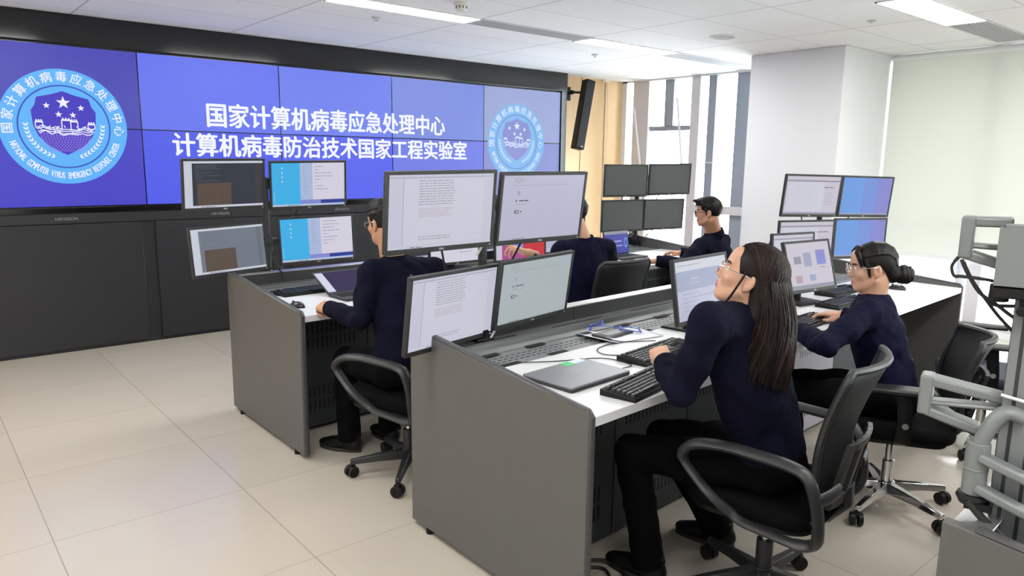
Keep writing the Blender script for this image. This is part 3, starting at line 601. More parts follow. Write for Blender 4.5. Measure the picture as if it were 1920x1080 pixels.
# desk monitors on their own feet
def desk_display(label, c, yaw, tilt, w, h, kind, seed, zt=0.79, badge=True):
    root, c, r, u, n = display('desk_monitor', label, None, c, yaw, tilt, 0, w, h, kind, seed, badge=badge)
    f = Vector((n.x, n.y, 0)).normalized(); bx = c - n * 0.06; rz = Matrix.Rotation(R(yaw), 3, 'Z')
    b = MB(); b.box((bx.x, bx.y, zt + 0.006), (0.24, 0.19, 0.012), 0, rz); b.build('foot', M_black, root, bevel=0.004)
    b = MB(); p0 = Vector((bx.x, bx.y, zt + 0.012)) - f * 0.02; p1 = c - n * 0.045 - u * 0.02; b.tube([p0, p0 + Vector((0, 0, 0.06)), p1 - f * 0.02], 0.04, n=12, flat=(1, 0.4), up=r); b.build('neck', M_black, root)
    return root
desk_display('desk monitor in front of the long-haired woman, web form on screen', (2.999, 2.104, 0.998), 6, 9, 0.51, 0.317, 'form', 21)
desk_display('desk monitor in front of the woman with a bun, tilted back, icons on screen', (4.07, 2.121, 1.017), -6, 16, 0.438, 0.305, 'icons', 22)
desk_display('thin monitor partly hidden between the woman\'s hair and the column screens', (4.55, 2.50, 1.03), -12, 3, 0.40, 0.25, 'sheet', 23)
desk_display('monitor with a magenta and red picture behind the nearest screens', (3.88, 4.50, 0.955), -4, 2, 0.52, 0.32, 'poster', 24)
desk_display('white-page monitor behind the lower edge of the nearest screens', (3.22, 4.47, 0.985), 2, 2, 0.52, 0.32, 'page', 25)
desk_display('pale monitor between the magenta screen and the seated man', (4.40, 4.55, 0.97), -6, 2, 0.50, 0.31, 'form', 26)

# ------------------------------------------------------------------ laptops
M_lap = mat('laptop_silver', srgb(132, 134, 140), 0.38, metal=0.4)
def laptop_open(label, base, yaw, tilt, w, h, kind, seed, dp=0.23):
    r, u, n = frame_of(yaw, tilt); base = Vector(base); f = Vector((n.x, n.y, 0)).normalized(); rz = Matrix.Rotation(R(yaw), 3, 'Z')
    root = thing('laptop', label, 'laptop', base, 0)
    b = MB(); b.box(base + f * dp / 2 + Vector((0, 0, 0.008)), (w, dp, 0.016), 0, rz); b.build('keyboard_base', M_blk2, root, bevel=0.004)
    b = MB()
    for i in range(13):
        for j in range(5): b.box(base + r * ((i - 6) * w * 0.068) + f * (0.03 + j * 0.021) + Vector((0, 0, 0.017)), (w * 0.058, 0.017, 0.003), 0, rz)
    b.build('keys', M_black, root, smooth=False)
    c = base + Vector((0, 0, 0.016)) + u * h / 2; rot = Matrix((r, u, n)).transposed()
    b = MB(); b.box(c - n * 0.004, (w, h, 0.007), 0, rot); l = b.build('lid', M_black, root, bevel=0.003)
    b = MB(); paint_screen(b, c, r, u, n, w - 0.02, h - 0.02, content(kind, seed))
    if kind == 'title':
        for s_ in (-0.40, 0.40):
            disc0 = c + r * (s_ * (w - 0.02)) - u * 0.008 + n * 0.0012; N = 24
            for ro, key, dz in ((0.030, 'blue', 0.0), (0.019, 'emb', 0.0002)):
                b.add([disc0 + n * dz + r * (ro * 0.8 * math.cos(2 * PI * k / N)) + u * (ro * 1.5 * math.sin(2 * PI * k / N)) for k in range(N)], [tuple(range(N))], SK.index(key))
    b.build('screen', SM, l, smooth=False, fix=False)
    return root
laptop_open('small laptop showing the blue emblem title, under the dark monitors', (4.795, 4.27, 0.79), 2.7, 6.8, 0.34, 0.215, 'title', 31, 0.21)
laptop_open('open laptop with dark violet screen at the left man\'s hands', (2.09, 3.99, 0.79), 4, 62, 0.33, 0.225, 'dim', 32, 0.2)
def closed_laptop():
    cs = [Vector(p) for p in ((1.763, 2.022, 0.79), (1.761, 1.748, 0.79), (2.110, 1.798, 0.79), (2.090, 2.034, 0.79))]
    c = sum(cs, Vector()) / 4; root = thing('laptop', 'closed silver laptop with a green sticker near the grey desk end', 'laptop', c)
    rz = Matrix.Rotation(R(4.5), 3, 'Z')
    b = MB(); b.box(c + Vector((0, 0, 0.007)), (0.345, 0.245, 0.011), 0, rz); b.build('base', M_blk2, root, bevel=0.003)
    b = MB(); b.box(c + Vector((0, 0, 0.0165)), (0.345, 0.245, 0.008), 0, rz); l = b.build('lid', M_lap, root, bevel=0.003, seg=3)
    z = 0.0208; P = lambda x, y, d=0.0: c + rz @ Vector((x, y, z + d))
    b = MB(); n = 40
    for k in range(n):
        a, e = 2 * PI * k / n, 2 * PI * (k + 1) / n
        b.quad(*[P(0.005 + ro * math.cos(t_), ro * math.sin(t_)) for ro, t_ in ((0.021, a), (0.021, e), (0.0185, e), (0.0185, a))])
    tv, tf = text_mesh('DELL', 0.013); b.add([P(0.005 + v.x, v.y) for v in tv], tf); b.build('lid_logo', M_chrome, l, smooth=False, fix=False)
    b = MB(); b.quad(P(0.03, 0.075), P(0.085, 0.075), P(0.085, 0.122), P(0.03, 0.122), 0); b.quad(P(0.085, 0.075), P(0.15, 0.075), P(0.15, 0.122), P(0.085, 0.122), 1); b.quad(P(0.085, 0.075, 2e-4), P(0.15, 0.075, 2e-4), P(0.15, 0.088, 2e-4), P(0.085, 0.088, 2e-4), 2)
    for k in range(3): b.quad(P(0.092, 0.094 + k * 0.009, 2e-4), P(0.14 - 0.01 * k, 0.094 + k * 0.009, 2e-4), P(0.14 - 0.01 * k, 0.097 + k * 0.009, 2e-4), P(0.092, 0.097 + k * 0.009, 2e-4), 2)
    b.build('sticker', [mat('sticker_green', srgb(80, 190, 120), 0.5), M_paper, mat('sticker_blue', srgb(140, 180, 226), 0.5)], l, smooth=False, fix=False)
closed_laptop()

# ------------------------------------------------------------------ keyboards, mice, papers
def kb_layout():
    rows = [[1] * 13 + [2.0], [1.5] + [1] * 12 + [1.5], [1.8] + [1] * 11 + [2.2], [2.3] + [1] * 10 + [2.7], [1.3, 1.3, 1.3, 5.4, 1.3, 1.3, 1.3, 1.8]]
    K = []
    for x in [0] + [2 + i for i in range(4)] + [6.5 + i for i in range(4)] + [11 + i for i in range(4)]: K.append((x, 5.35, 1))
    for j, rw in enumerate(rows):
        x = 0
        for w in rw: K.append((x, 4 - j, w)); x += w
    for j in range(2):
        for i in range(3): K.append((15.4 + i, 4 - j, 1))
    for i in range(3): K.append((15.4 + i, 5.35, 1)); K.append((15.4 + i, 0, 1))
    K.append((16.4, 1, 1))
    for j in range(5):
        for i in range(4): K.append((18.8 + i, 4 - j, 1))
    return K
KL = kb_layout(); KW = 22.8; KU = 0.0189
KEYME = {}
def key_mesh(w, m):
    k = (w, m.name)
    if k not in KEYME:
        b = MB(); a, d = (w * KU - 0.002) / 2, (KU - 0.002) / 2; a2, d2 = a - 0.0025, d - 0.0025
        vs = [(-a, -d, 0), (a, -d, 0), (a, d, 0), (-a, d, 0), (-a2, -d2, 0.008), (a2, -d2, 0.008), (a2, d2 + 0.001, 0.008), (-a2, d2 + 0.001, 0.008)]
        b.add([Vector(v) for v in vs], [(4, 5, 6, 7), (0, 1, 5, 4), (1, 2, 6, 5), (2, 3, 7, 6), (3, 0, 4, 7)]); b.v = b.v
        me = bpy.data.meshes.new('key'); me.from_pydata(b.v, [], b.f); me.materials.append(m); KEYME[k] = me
    return KEYME[k]
M_key = mat('key_black', (0.012, 0.012, 0.013), 0.42)
def keyboard(label, c, yaw, keys=True, z=0.79, group='black keyboards on the desks'):
    root = thing('keyboard', label, 'keyboard', (c[0], c[1], z), R(yaw), group)
    W2, H2 = KW * KU / 2 + 0.012, 6.35 * KU / 2 + 0.012
    b = MB(); b.prism([(-H2, 0), (H2, 0), (H2, 0.024), (-H2, 0.014)], (-W2, 0, 0), (0, 1, 0), (0, 0, 1), (2 * W2, 0, 0)); b.build('case', M_black, root, local=True, bevel=0.003)
    off = lambda x, y, w: Vector(((x + w / 2) * KU - W2 + 0.012, (y + 0.5) * KU - H2 + 0.012, 0))
    tz = lambda p: 0.014 + (p.y + H2) / (2 * H2) * 0.010
    if keys:
        for (x, y, w) in KL[:100]:
            p = off(x, y, w); o = bpy.data.objects.new('key', key_mesh(w, M_key)); COL.objects.link(o); o.parent = root; o.location = (p.x, p.y, tz(p) + 0.0005)
        rest = KL[100:]
    else: rest = KL
    if rest:
        b = MB()
        for (x, y, w) in rest:
            p = off(x, y, w); b.box((p.x, p.y, tz(p) + 0.004), (w * KU - 0.004, KU - 0.004, 0.008))
        o = b.build('keys', M_key, root, local=True, smooth=False); o['kind'] = 'stuff'
    return root
keyboard('black keyboard beside the closed laptop, at the front of the worktop', (2.075, 1.672), 12)
keyboard('black keyboard under the long-haired woman\'s left hand', (2.46, 1.925), 8)
keyboard('black keyboard under the bun-haired woman\'s left hand', (3.53, 1.845), 5, False)
keyboard('black keyboard behind the bun-haired woman\'s mouse', (4.25, 1.99), 3, False)
keyboard('black keyboard at the back, right of the tilted desk monitor', (4.62, 2.19), 3, False)
keyboard('black keyboard on the desk of the man at the left', (1.93, 4.20), 4, False)
M_mouse = mat('mouse_black', (0.011, 0.011, 0.012), 0.32)
def mouse(label, c, yaw, z=0.79):
    root = thing('computer_mouse', label, 'mouse', (c[0], c[1], z), R(yaw), 'black computer mice')
    b = MB()
    def f(u, v):
        a = PI * v; t = 2 * PI * u; x = 0.031 * math.sin(a) * math.cos(t) * (1 - 0.1 * math.cos(a)); y = -0.055 * math.cos(a); zz = max(0.0, 0.034 * math.sin(a) ** 0.7 * math.sin(t)) * (1.0 - 0.25 * math.cos(a + 0.4) ** 2)
        return Vector((x, y, zz))
    b.grid(f, 24, 14); b.build('shell', M_mouse, root, local=True)
    b = MB(); b.cyl((-0.003, 0.028, 0.027), (0.003, 0.028, 0.027), 0.008, n=12); b.build('wheel', M_blk2, root, local=True)
    b = MB(); b.tube([(0, 0.054, 0.006), (0.01, 0.10, 0.003), (-0.02, 0.18, 0.003), (0.03, 0.27, 0.003)], 0.002, n=6); b.build('cord', M_cable, root, local=True)
mouse('black mouse on the far-left corner of the white worktop', (1.65, 3.80), 20)
mouse('black mouse under the bun-haired woman\'s right hand', (3.72, 1.87), 15)
mouse('black mouse behind the bun-haired woman\'s shoulder, on the desk', (5.05, 2.02), 10)
mouse('black mouse by the hand of the man in dark glasses', (4.58, 3.90), 10)
# stack of papers with a pouch and blue lanyards
pr = thing('paper_sheets', 'white paper sheets on the slotted shelf under the dark pouch', 'paper', (2.55, 2.27, 0.79))
z0 = 0.7925
for k, (dx, dy, a) in enumerate(((0, 0, 4), (0.05, -0.02, -9))):
    b = MB(); rz = Matrix.Rotation(R(a), 3, 'Z')
    def f(u, v, rz=rz, dx=dx, dy=dy, k=k):
        p = rz @ Vector(((u - 0.5) * 0.297, (v - 0.5) * 0.21, 0)); return Vector((2.55 + dx, 2.265 + dy, z0 + k * 0.002)) + p + Vector((0, 0, 0.018 * max(0, 0.18 - u) ** 1.0 * 4))
    b.grid(f, 10, 6); b.build('sheet', M_paper, pr, solid=0.0006)
po = thing('pouch', 'flat dark pouch lying on the white papers', 'pouch', (2.545, 2.275, 0.80))
b = MB(); b.box((2.545, 2.275, 0.802), (0.21, 0.10, 0.012), 0, Matrix.Rotation(R(8), 3, 'Z')); b.build('body', M_blk2, po, bevel=0.005, seg=3)
b = MB(); b.box((2.545, 2.275, 0.8085), (0.15, 0.06, 0.002), 0, Matrix.Rotation(R(8), 3, 'Z')); b.build('window', mat('pouch_clear', (0.2, 0.21, 0.23), 0.25), po, bevel=0.001)
M_lan = mat('lanyard_blue', srgb(64, 84, 170), 0.6)
for (lb, pts) in (('blue lanyard lying over the dark pouch', [(2.60, 2.33, 0.813), (2.66, 2.29, 0.814), (2.69, 2.24, 0.812), (2.66, 2.20, 0.805), (2.62, 2.23, 0.813), (2.60, 2.28, 0.815), (2.64, 2.31, 0.818)]), ('blue lanyard heaped at the rear of the papers', [(2.52, 2.40, 0.797), (2.56, 2.43, 0.815), (2.62, 2.41, 0.83), (2.58, 2.38, 0.82), (2.54, 2.42, 0.81), (2.66, 2.40, 0.80)])):
    b = MB(); b.tube(pts, 0.008, n=6, flat=(0.25, 1), up=(0, 0, 1)); tag(b.build('lanyard', M_lan), lb, 'lanyard', 'blue lanyards on the papers')
# loose cables
def cable(label, pts, r=0.0022, m=None, group=None, name='cable'):
    P = [Vector(p) for p in pts]; out = []
    for i in range(len(P) - 1):
        p0, p1, p2, p3 = P[max(i - 1, 0)], P[i], P[i + 1], P[min(i + 2, len(P) - 1)]
        for k in range(6):
            t = k / 6; out.append(0.5 * ((2 * p1) + (p2 - p0) * t + (2 * p0 - 5 * p1 + 4 * p2 - p3) * t * t + (3 * p1 - p0 - 3 * p2 + p3) * t ** 3))
    out.append(P[-1]); b = MB(); b.tube(out, r, n=6); return tag(b.build(name, m or M_cable), label, 'cable', group)
cable('thin black cable looping over the white worktop above the near keyboard', [(2.30, 2.0, 0.794), (2.25, 2.06, 0.794), (2.30, 2.14, 0.794), (2.45, 2.16, 0.794), (2.62, 2.08, 0.794)])
cable('thin black cable from the closed laptop to the slotted shelf', [(2.13, 1.86, 0.796), (2.22, 1.88, 0.794), (2.20, 2.02, 0.794), (2.02, 2.10, 0.794), (1.86, 2.18, 0.797)])
cable('thin cable lying between the two near keyboards', [(2.18, 1.79, 0.794), (2.26, 1.77, 0.794), (2.35, 1.82, 0.794), (2.5, 1.81, 0.794)], 0.0022, M_blk2)
cable('black cable hanging inside the near grey end panel', [(1.78, 1.90, 0.62), (1.80, 1.86, 0.5), (1.86, 1.84, 0.38), (1.84, 1.83, 0.25), (1.78, 1.84, 0.13)])
cable('coil of black cable on the floor under the nearest desk', [(1.70, 1.75, 0.008), (1.80, 1.83, 0.008), (1.93, 1.86, 0.01), (2.01, 1.80, 0.012), (1.95, 1.72, 0.01), (1.80, 1.70, 0.01), (1.70, 1.64, 0.008), (1.84, 1.60, 0.008)], 0.006)
cable('second loop of black cable on the floor under the nearest desk', [(1.70, 1.80, 0.018), (1.85, 1.88, 0.022), (2.02, 1.85, 0.024), (2.05, 1.74, 0.02), (1.92, 1.66, 0.02), (1.72, 1.70, 0.02)], 0.006)
cable('black cable hanging between the two lower monitors by the big screen', [(1.79, 4.56, 0.91), (1.84, 4.545, 0.90), (1.875, 4.54, 0.875), (1.88, 4.53, 0.81)], 0.005)
# ------------------------------------------------------------------ bare silver arms on the last desk
sa = thing('monitor_arm_stand', 'bare silver monitor arms on a pole at the right edge, no screens', 'monitor stand', (1.735, 0.45, 0.785))
AE, AN = Vector((-0.27, 0.963, 0)).normalized(), Vector((0.963, 0.27, 0)).normalized()      # the arms swing out along AE
AP = Vector((1.735, 0.45, 0)); AR = Matrix((AE, AN, Vector((0, 0, 1)))).transposed()
def V3(a, z, o=0.0): return AP + AE * a - AN * o + Vector((0, 0, z))
def spl(pts, k=6):
    P = [Vector(p) for p in pts]; out = []
    for i in range(len(P) - 1):
        p0, p1, p2, p3 = P[max(i - 1, 0)], P[i], P[i + 1], P[min(i + 2, len(P) - 1)]
        for j in range(k):
            t = j / k; out.append(0.5 * ((2 * p1) + (p2 - p0) * t + (2 * p0 - 5 * p1 + 4 * p2 - p3) * t * t + (3 * p1 - p0 - 3 * p2 + p3) * t ** 3))
    return out + [P[-1]]
b = MB(); b.box(V3(-0.024, 1.20), (0.07, 0.07, 0.83), 0, AR)
for aa in (-0.040, -0.008): b.box(V3(aa, 1.20, 0.0353), (0.007, 0.001, 0.83), 1, AR)
b.box(V3(0.0113, 1.20, -0.01), (0.001, 0.007, 0.83), 1, AR); b.build('pole', [M_arm, M_blk2], sa, bevel=0.004)
b = MB(); b.box(V3(-0.024, 0.785), (0.16, 0.13, 0.014), 0, AR); b.build('base_plate', M_dgrey, sa, bevel=0.003)
def bar_box(b, p, q, w, h):
    d = (q - p); L = d.length; d.normalize(); s_ = AN; u_ = d.cross(s_) * -1; b.box((p + q) / 2, (L, w, h), 0, Matrix((d, s_, d.cross(s_))).transposed())
def link_arm(tl, bl, tr, mr, br, o, blockw):
    b = MB()
    bar_box(b, V3(tl[0] - 0.01, tl[1] - 0.011, o), V3(tr[0], tr[1] - 0.011, o - 0.02), 0.048, 0.021)
    bar_box(b, V3(tl[0] - 0.01, mr[2], o), V3(mr[0], mr[1], o - 0.02), 0.040, 0.011)
    bar_box(b, V3(bl[0] - 0.01, bl[1] + 0.010, o), V3(br[0], br[1] + 0.010, o - 0.01), 0.048, 0.020)
    b.box(V3(tl[0] - blockw / 2, (tl[1] + bl[1]) / 2, o), (blockw, 0.05, tl[1] - bl[1]), 0, AR)
    return b.build('link_arm', M_arm, sa, bevel=0.006, seg=3)
link_arm((0.120, 1.500), (0.122, 1.413), (0.03, 1.500), (0.03, 1.436, 1.440), (0.03, 1.388), 0.0, 0.026)
link_arm((0.162, 1.157), (0.161, 1.070), (0.0, 1.132), (0.0, 1.103, 1.096), (0.045, 1.040), 0.01, 0.026)
b = MB(); b.box(V3(0.008, 1.427, 0.06), (0.088, 0.06, 0.112), 0, AR); b.box(V3(0.008, 1.484, 0.06), (0.07, 0.05, 0.012), 0, AR); b.box(V3(-0.012, 1.425, 0.0905), (0.022, 0.002, 0.05), 1, AR); b.build('arm_joint', [M_arm, M_blk2], sa, bevel=0.010, seg=3)
b = MB(); b.box(V3(0.0, 1.357, 0.05), (0.105, 0.07, 0.022), 0, AR); b.box(V3(-0.02, 1.332, 0.045), (0.05, 0.06, 0.03), 0, AR); b.cyl(V3(0.04, 1.335, 0.05), V3(0.04, 1.37, 0.05), 0.018, n=12); b.cyl(V3(0.0, 1.325, 0.06), V3(0.0, 1.325, 0.095), 0.010, n=10); b.build('pole_clamp', M_black, sa, bevel=0.004)
b = MB(); b.cyl(V3(0.042, 0.925, 0.05), V3(0.042, 1.038, 0.05), 0.0225, n=28); b.cyl(V3(0.042, 0.978, 0.05), V3(0.042, 0.982, 0.05), 0.0235, n=28); b.tube(spl([V3(-0.03, 1.10, 0.04), V3(0.0, 1.108, 0.045), V3(0.022, 1.085, 0.05), V3(0.042, 1.030, 0.05)]), 0.0155, n=12, flat=(1.3, 1), up=AN); b.build('elbow', M_arm, sa, bevel=0.003)
b = MB(); bar_box(b, V3(0.04, 1.012, 0.06), V3(-0.12, 0.965, 0.09), 0.038, 0.020); bar_box(b, V3(0.04, 0.945, 0.06), V3(-0.12, 0.895, 0.09), 0.038, 0.020); b.build('lower_arm', M_arm, sa, bevel=0.006, seg=3)
b = MB(); b.lathe([(0.028, 0), (0.031, -0.008), (0.024, -0.022), (0.014, -0.026)], V3(0.042, 0.925, 0.05)); b.box(V3(0.03, 0.905, 0.06), (0.05, 0.03, 0.016), 0, AR); b.build('elbow_cap', M_black, sa)
b = MB(); b.tube([V3(0.015, 1.142, 0.04), V3(-0.02, 1.137, 0.045), V3(-0.07, 1.13, 0.04)], 0.0035, n=6); b.build('cable_tie', M_wcable, sa)
cb = [([(0.118, 1.415), (0.128, 1.395), (0.122, 1.375), (0.108, 1.375), (0.06, 1.372), (0.02, 1.362)], 0.0035), ([(0.112, 1.41), (0.10, 1.385), (0.075, 1.346), (0.045, 1.325), (0.01, 1.300), (-0.02, 1.29)], 0.004), ([(0.108, 1.405), (0.09, 1.37), (0.062, 1.332), (0.035, 1.298), (0.0, 1.262)], 0.0035), ([(0.05, 1.36), (0.055, 1.34), (0.045, 1.322), (0.0, 1.325)], 0.004), ([(0.05, 0.915), (0.02, 0.885), (-0.015, 0.855), (-0.055, 0.822), (-0.11, 0.79)], 0.008), ([(0.045, 0.905), (0.01, 0.868), (-0.03, 0.825), (-0.06, 0.80)], 0.005), ([(-0.065, 1.10), (-0.062, 0.98), (-0.066, 0.88), (-0.062, 0.80)], 0.008), ([(-0.085, 1.12), (-0.082, 0.98), (-0.086, 0.88), (-0.08, 0.80)], 0.006), ([(0.15, 1.072), (0.10, 1.055), (0.06, 1.045), (0.045, 1.03)], 0.0035)]
for pts, r in cb:
    b = MB(); b.tube(spl([V3(x, z, 0.075 if r > 0.0045 else 0.02) for x, z in pts]), r, n=8); b.build('cable', M_cable, sa)

# ------------------------------------------------------------------ office chairs (facing +Y in their own frame)
M_net = mat('chair_net', (0.012, 0.0125, 0.0135), 0.45, spec=0.3, bump=0.3, bscale=1200)
M_fab = mat('chair_fabric', (0.004, 0.004, 0.0045), 0.9, spec=0.1, bump=0.3, bscale=700)
M_frm = mat('chair_frame', (0.023, 0.024, 0.0255), 0.42)
M_fnav = mat('chair_navy', (0.010, 0.013, 0.040), 0.6, bump=0.2, bscale=700)
def rounded_outline(w, d, r, n=6, wf=1.0):
    pts = []
    for (cx, cy, a0) in ((w / 2 * wf - r, d / 2 - r, 0), (-w / 2 * wf + r, d / 2 - r, 90), (-w / 2 + r, -d / 2 + r, 180), (w / 2 - r, -d / 2 + r, 270)):
        for k in range(n + 1): a = R(a0 + 90 * k / n); pts.append((cx + r * math.cos(a), cy + r * math.sin(a)))
    return pts
def chair_base(root, metal, leg_off=0.0, Rb=0.30):
    m = M_chrome if metal else M_frm
    b = MB(); b.cyl((0, 0, 0.10), (0, 0, 0.235), 0.030 if not metal else 0.026, n=20); b.cyl((0, 0, 0.075), (0, 0, 0.13), 0.045, 0.036, n=20); b.build('base_hub', m, root, local=True, bevel=0.003)
    b = MB(); b.cyl((0, 0, 0.23), (0, 0, 0.41), 0.0165, n=16); b.build('gas_lift', M_chrome, root, local=True)
    for k in range(5):
        a = R(leg_off + 72 * k); d = Vector((math.cos(a), math.sin(a), 0)); s = Vector((-d.y, d.x, 0))
        b = MB(); w0, w1, h0, h1 = 0.026, 0.014, 0.05, 0.026; vs = []
        for (t, w, h, zc) in ((0.02, w0, h0, 0.102), (0.16, 0.020, 0.036, 0.094), (Rb, w1, h1, 0.080)):
            c = d * t + Vector((0, 0, zc)); vs += [c - s * w - Vector((0, 0, h / 2)), c + s * w - Vector((0, 0, h / 2)), c + s * w * 0.75 + Vector((0, 0, h / 2)), c - s * w * 0.75 + Vector((0, 0, h / 2))]
        fs = [(0, 1, 2, 3), (8, 9, 10, 11)] + [(i * 4 + j, i * 4 + (j + 1) % 4, (i + 1) * 4 + (j + 1) % 4, (i + 1) * 4 + j) for i in range(2) for j in range(4)]
        b.add(vs, fs); L = b.build('leg', m, root, local=True, bevel=0.004)
        c = d * (Rb - 0.005) + Vector((0, 0, 0.03)); a2 = a + R(50 + 37 * k); w = Vector((math.cos(a2), math.sin(a2), 0))
        b = MB(); b.cyl(c - w * 0.027, c - w * 0.006, 0.029, n=20); b.cyl(c + w * 0.006, c + w * 0.027, 0.029, n=20); b.cyl(c, d * (Rb - 0.005) + Vector((0, 0, 0.075)), 0.008, n=8); b.box(c + Vector((0, 0, 0.022)), (0.03, 0.03, 0.02)); b.build('caster', M_black, L, local=True, bevel=0.003)
def chair_seat(root, m, z=0.40, w=0.49, d=0.48, t=0.075):
    o = rounded_outline(w, d, 0.10, 8, 0.96); b = MB(); b.prism(o, (0, 0.01, z), (1, 0, 0), (0, 1, 0), (0, 0, t)); b.build('seat', m, root, local=True, bevel=0.028, seg=4)
    b = MB(); b.prism(rounded_outline(w - 0.06, d - 0.06, 0.08), (0, 0.01, z - 0.018), (1, 0, 0), (0, 1, 0), (0, 0, 0.02)); b.box((0, -0.02, z - 0.03), (0.17, 0.22, 0.04)); b.tube([(0.08, 0.0, z - 0.03), (0.22, 0.02, z - 0.035), (0.27, 0.02, z - 0.03)], 0.008); b.build('seat_pan', M_black, root, local=True, bevel=0.004)
def back_point(u, v, w0, w1, z0, z1, y0, lean, curve):
    z = z0 + (z1 - z0) * v; w = w0 + (w1 - w0) * math.sin(v * PI * 0.5) ** 0.8
    rc = min(1.0, (v / 0.10)) if v < 0.10 else (min(1.0, (1 - v) / 0.10) if v > 0.90 else 1.0)
    w *= 0.86 + 0.14 * math.sqrt(max(0.0, 1 - (1 - rc) ** 2))
    x = (u - 0.5) * w; y = y0 - lean * v + 0.028 * math.sin(PI * (v * 1.1)) + curve * (2 * u - 1) ** 2 * (0.4 + 0.6 * v)
    return Vector((x, y, z))
def chair_back(root, mnet, w0=0.40, w1=0.47, z0=0.50, z1=0.97, y0=-0.235, lean=0.10, curve=0.055, support=True):
    f = lambda u, v: back_point(u, v, w0, w1, z0, z1, y0, lean, curve)
    b = MB(); b.grid(f, 14, 16); bk = b.build('backrest', mnet, root, local=True, solid=0.012)
    n = 24; loop = [f(k / n, 1) for k in range(n)] + [f(1, 1 - k / n) for k in range(n)] + [f(1 - k / n, 0) for k in range(n)] + [f(0, k / n) for k in range(n)]
    b = MB(); b.tube(loop, 0.013, n=8, closed=True); b.build('back_frame', M_frm, root, local=True)
    if support:
        b = MB(); cs = []
        for (x0, x1, za, zb) in ((-0.14, -0.105, 0.52, 0.69), (-0.06, -0.03, 0.52, 0.69), (0.03, 0.06, 0.52, 0.69), (0.105, 0.14, 0.52, 0.69), (-0.14, 0.14, 0.475, 0.525), (-0.14, 0.14, 0.685, 0.715)):
            q = lambda x, z: Vector((x, y0 - 0.035 - lean * (z - z0) / (z1 - z0) + 0.55 * x * x * 2, z))
            nn = 6 if x1 - x0 > 0.1 else 1
            for k in range(nn):
                a, e = x0 + (x1 - x0) * k / nn, x0 + (x1 - x0) * (k + 1) / nn
                vs = [q(a, za), q(e, za), q(e, zb), q(a, zb)]; vs += [v + Vector((0, 0.018, 0)) for v in vs]
                b.add(vs, [(0, 1, 2, 3), (7, 6, 5, 4), (0, 4, 5, 1), (2, 6, 7, 3), (1, 5, 6, 2), (0, 3, 7, 4)])
        b.tube([(0, y0 - 0.03, 0.53), (0, y0 - 0.035, 0.46), (0, y0 + 0.02, 0.395), (0, -0.06, 0.375)], 0.03, n=10, flat=(1.5, 0.55), up=(1, 0, 0)); b.build('back_support', M_frm, root, local=True, bevel=0.002)
def loop_arms(root):
    for sx in (-1, 1):
        x = sx * 0.29; P = [(0.215, 0.60), (0.17, 0.650), (0.06, 0.668), (-0.06, 0.664), (-0.15, 0.656), (-0.205, 0.632), (-0.238, 0.55), (-0.25, 0.46), (-0.235, 0.405), (-0.18, 0.385), (-0.08, 0.395), (0.0, 0.405), (0.04, 0.425), (0.10, 0.48), (0.165, 0.535)]
        pts = [Vector((x - sx * (0.03 if z < 0.43 else 0.0), y, z)) for y, z in P]; N = len(pts); out = []
        for i in range(N):
            p0, p1, p2, p3 = pts[i - 1], pts[i], pts[(i + 1) % N], pts[(i + 2) % N]
            for k in range(5): t = k / 5; out.append(0.5 * ((2 * p1) + (p2 - p0) * t + (2 * p0 - 5 * p1 + 4 * p2 - p3) * t * t + (3 * p1 - p0 - 3 * p2 + p3) * t ** 3))
        rr = [0.023 if p.z > 0.6 or p.y < -0.18 else 0.018 for p in out]
        b = MB(); b.tube(out, rr, n=10, closed=True, flat=(1.35, 0.80), up=(1, 0, 0))
        b.tube([(x, -0.24, 0.56), (x - sx * 0.06, -0.262, 0.565), (x - sx * 0.14, -0.268, 0.56)], 0.018, n=8, flat=(0.7, 1.4), up=(0, 1, 0))
        for zz in (0.50, 0.58): b.cyl((x + sx * 0.018, -0.235, zz), (x + sx * 0.024, -0.235, zz), 0.007, n=10, m=1)
        b.build('armrest', [M_frm, M_black], root, local=True)
def tee_arms(root, pad=mat('arm_pad', (0.018, 0.019, 0.02), 0.3)):
    for sx in (-1, 1):
        x = sx * 0.29
        b = MB(); b.prism([(-0.042, -0.13), (0.042, -0.13), (0.05, 0.0), (0.042, 0.13), (-0.042, 0.13), (-0.05, 0.0)], (x, 0.02, 0.645), (1, 0, 0), (0, 1, 0), (0, 0, 0.022)); a = b.build('armrest', pad, root, local=True, bevel=0.009, seg=3)
        b = MB(); b.tube([(x, 0.02, 0.645), (x, 0.01, 0.60), (x, 0.0, 0.50), (x - sx * 0.02, 0.0, 0.42), (x - sx * 0.10, 0.0, 0.385)], [0.035, 0.03, 0.03, 0.034, 0.03], n=10, flat=(0.4, 1.0), up=(1, 0, 0)); b.cyl((x + sx * 0.008, 0.0, 0.5), (x + sx * 0.016, 0, 0.5), 0.013, n=14, m=1); b.build('arm_post', [M_black, M_alu], a, local=True)
def chair_a(label, loc, az, leg_off=0.0):
    t = thing('office_chair', label, 'chair', (loc[0], loc[1], 0), R(az - 90), 'black mesh chairs with loop arms')
    chair_base(t, False, leg_off); chair_seat(t, M_fab); chair_back(t, M_net); loop_arms(t); return t
def chair_b(label, loc, az, seat, leg_off=0.0, group=None):
    t = thing('office_chair', label, 'chair', (loc[0], loc[1], 0), R(az - 90), group)
    chair_base(t, True, leg_off); chair_seat(t, seat, t=0.065); chair_back(t, M_net, 0.40, 0.44, 0.50, 0.865, -0.265, 0.09, 0.085); tee_arms(t); return t
CA = chair_a('dark mesh office chair under the long-haired woman, nearest the camera', (2.345, 1.31), 102, -9)
dup(CA, (1.92, 3.09, 0), R(110 - 90), 'dark mesh office chair under the man at the left, by the grey desk end')
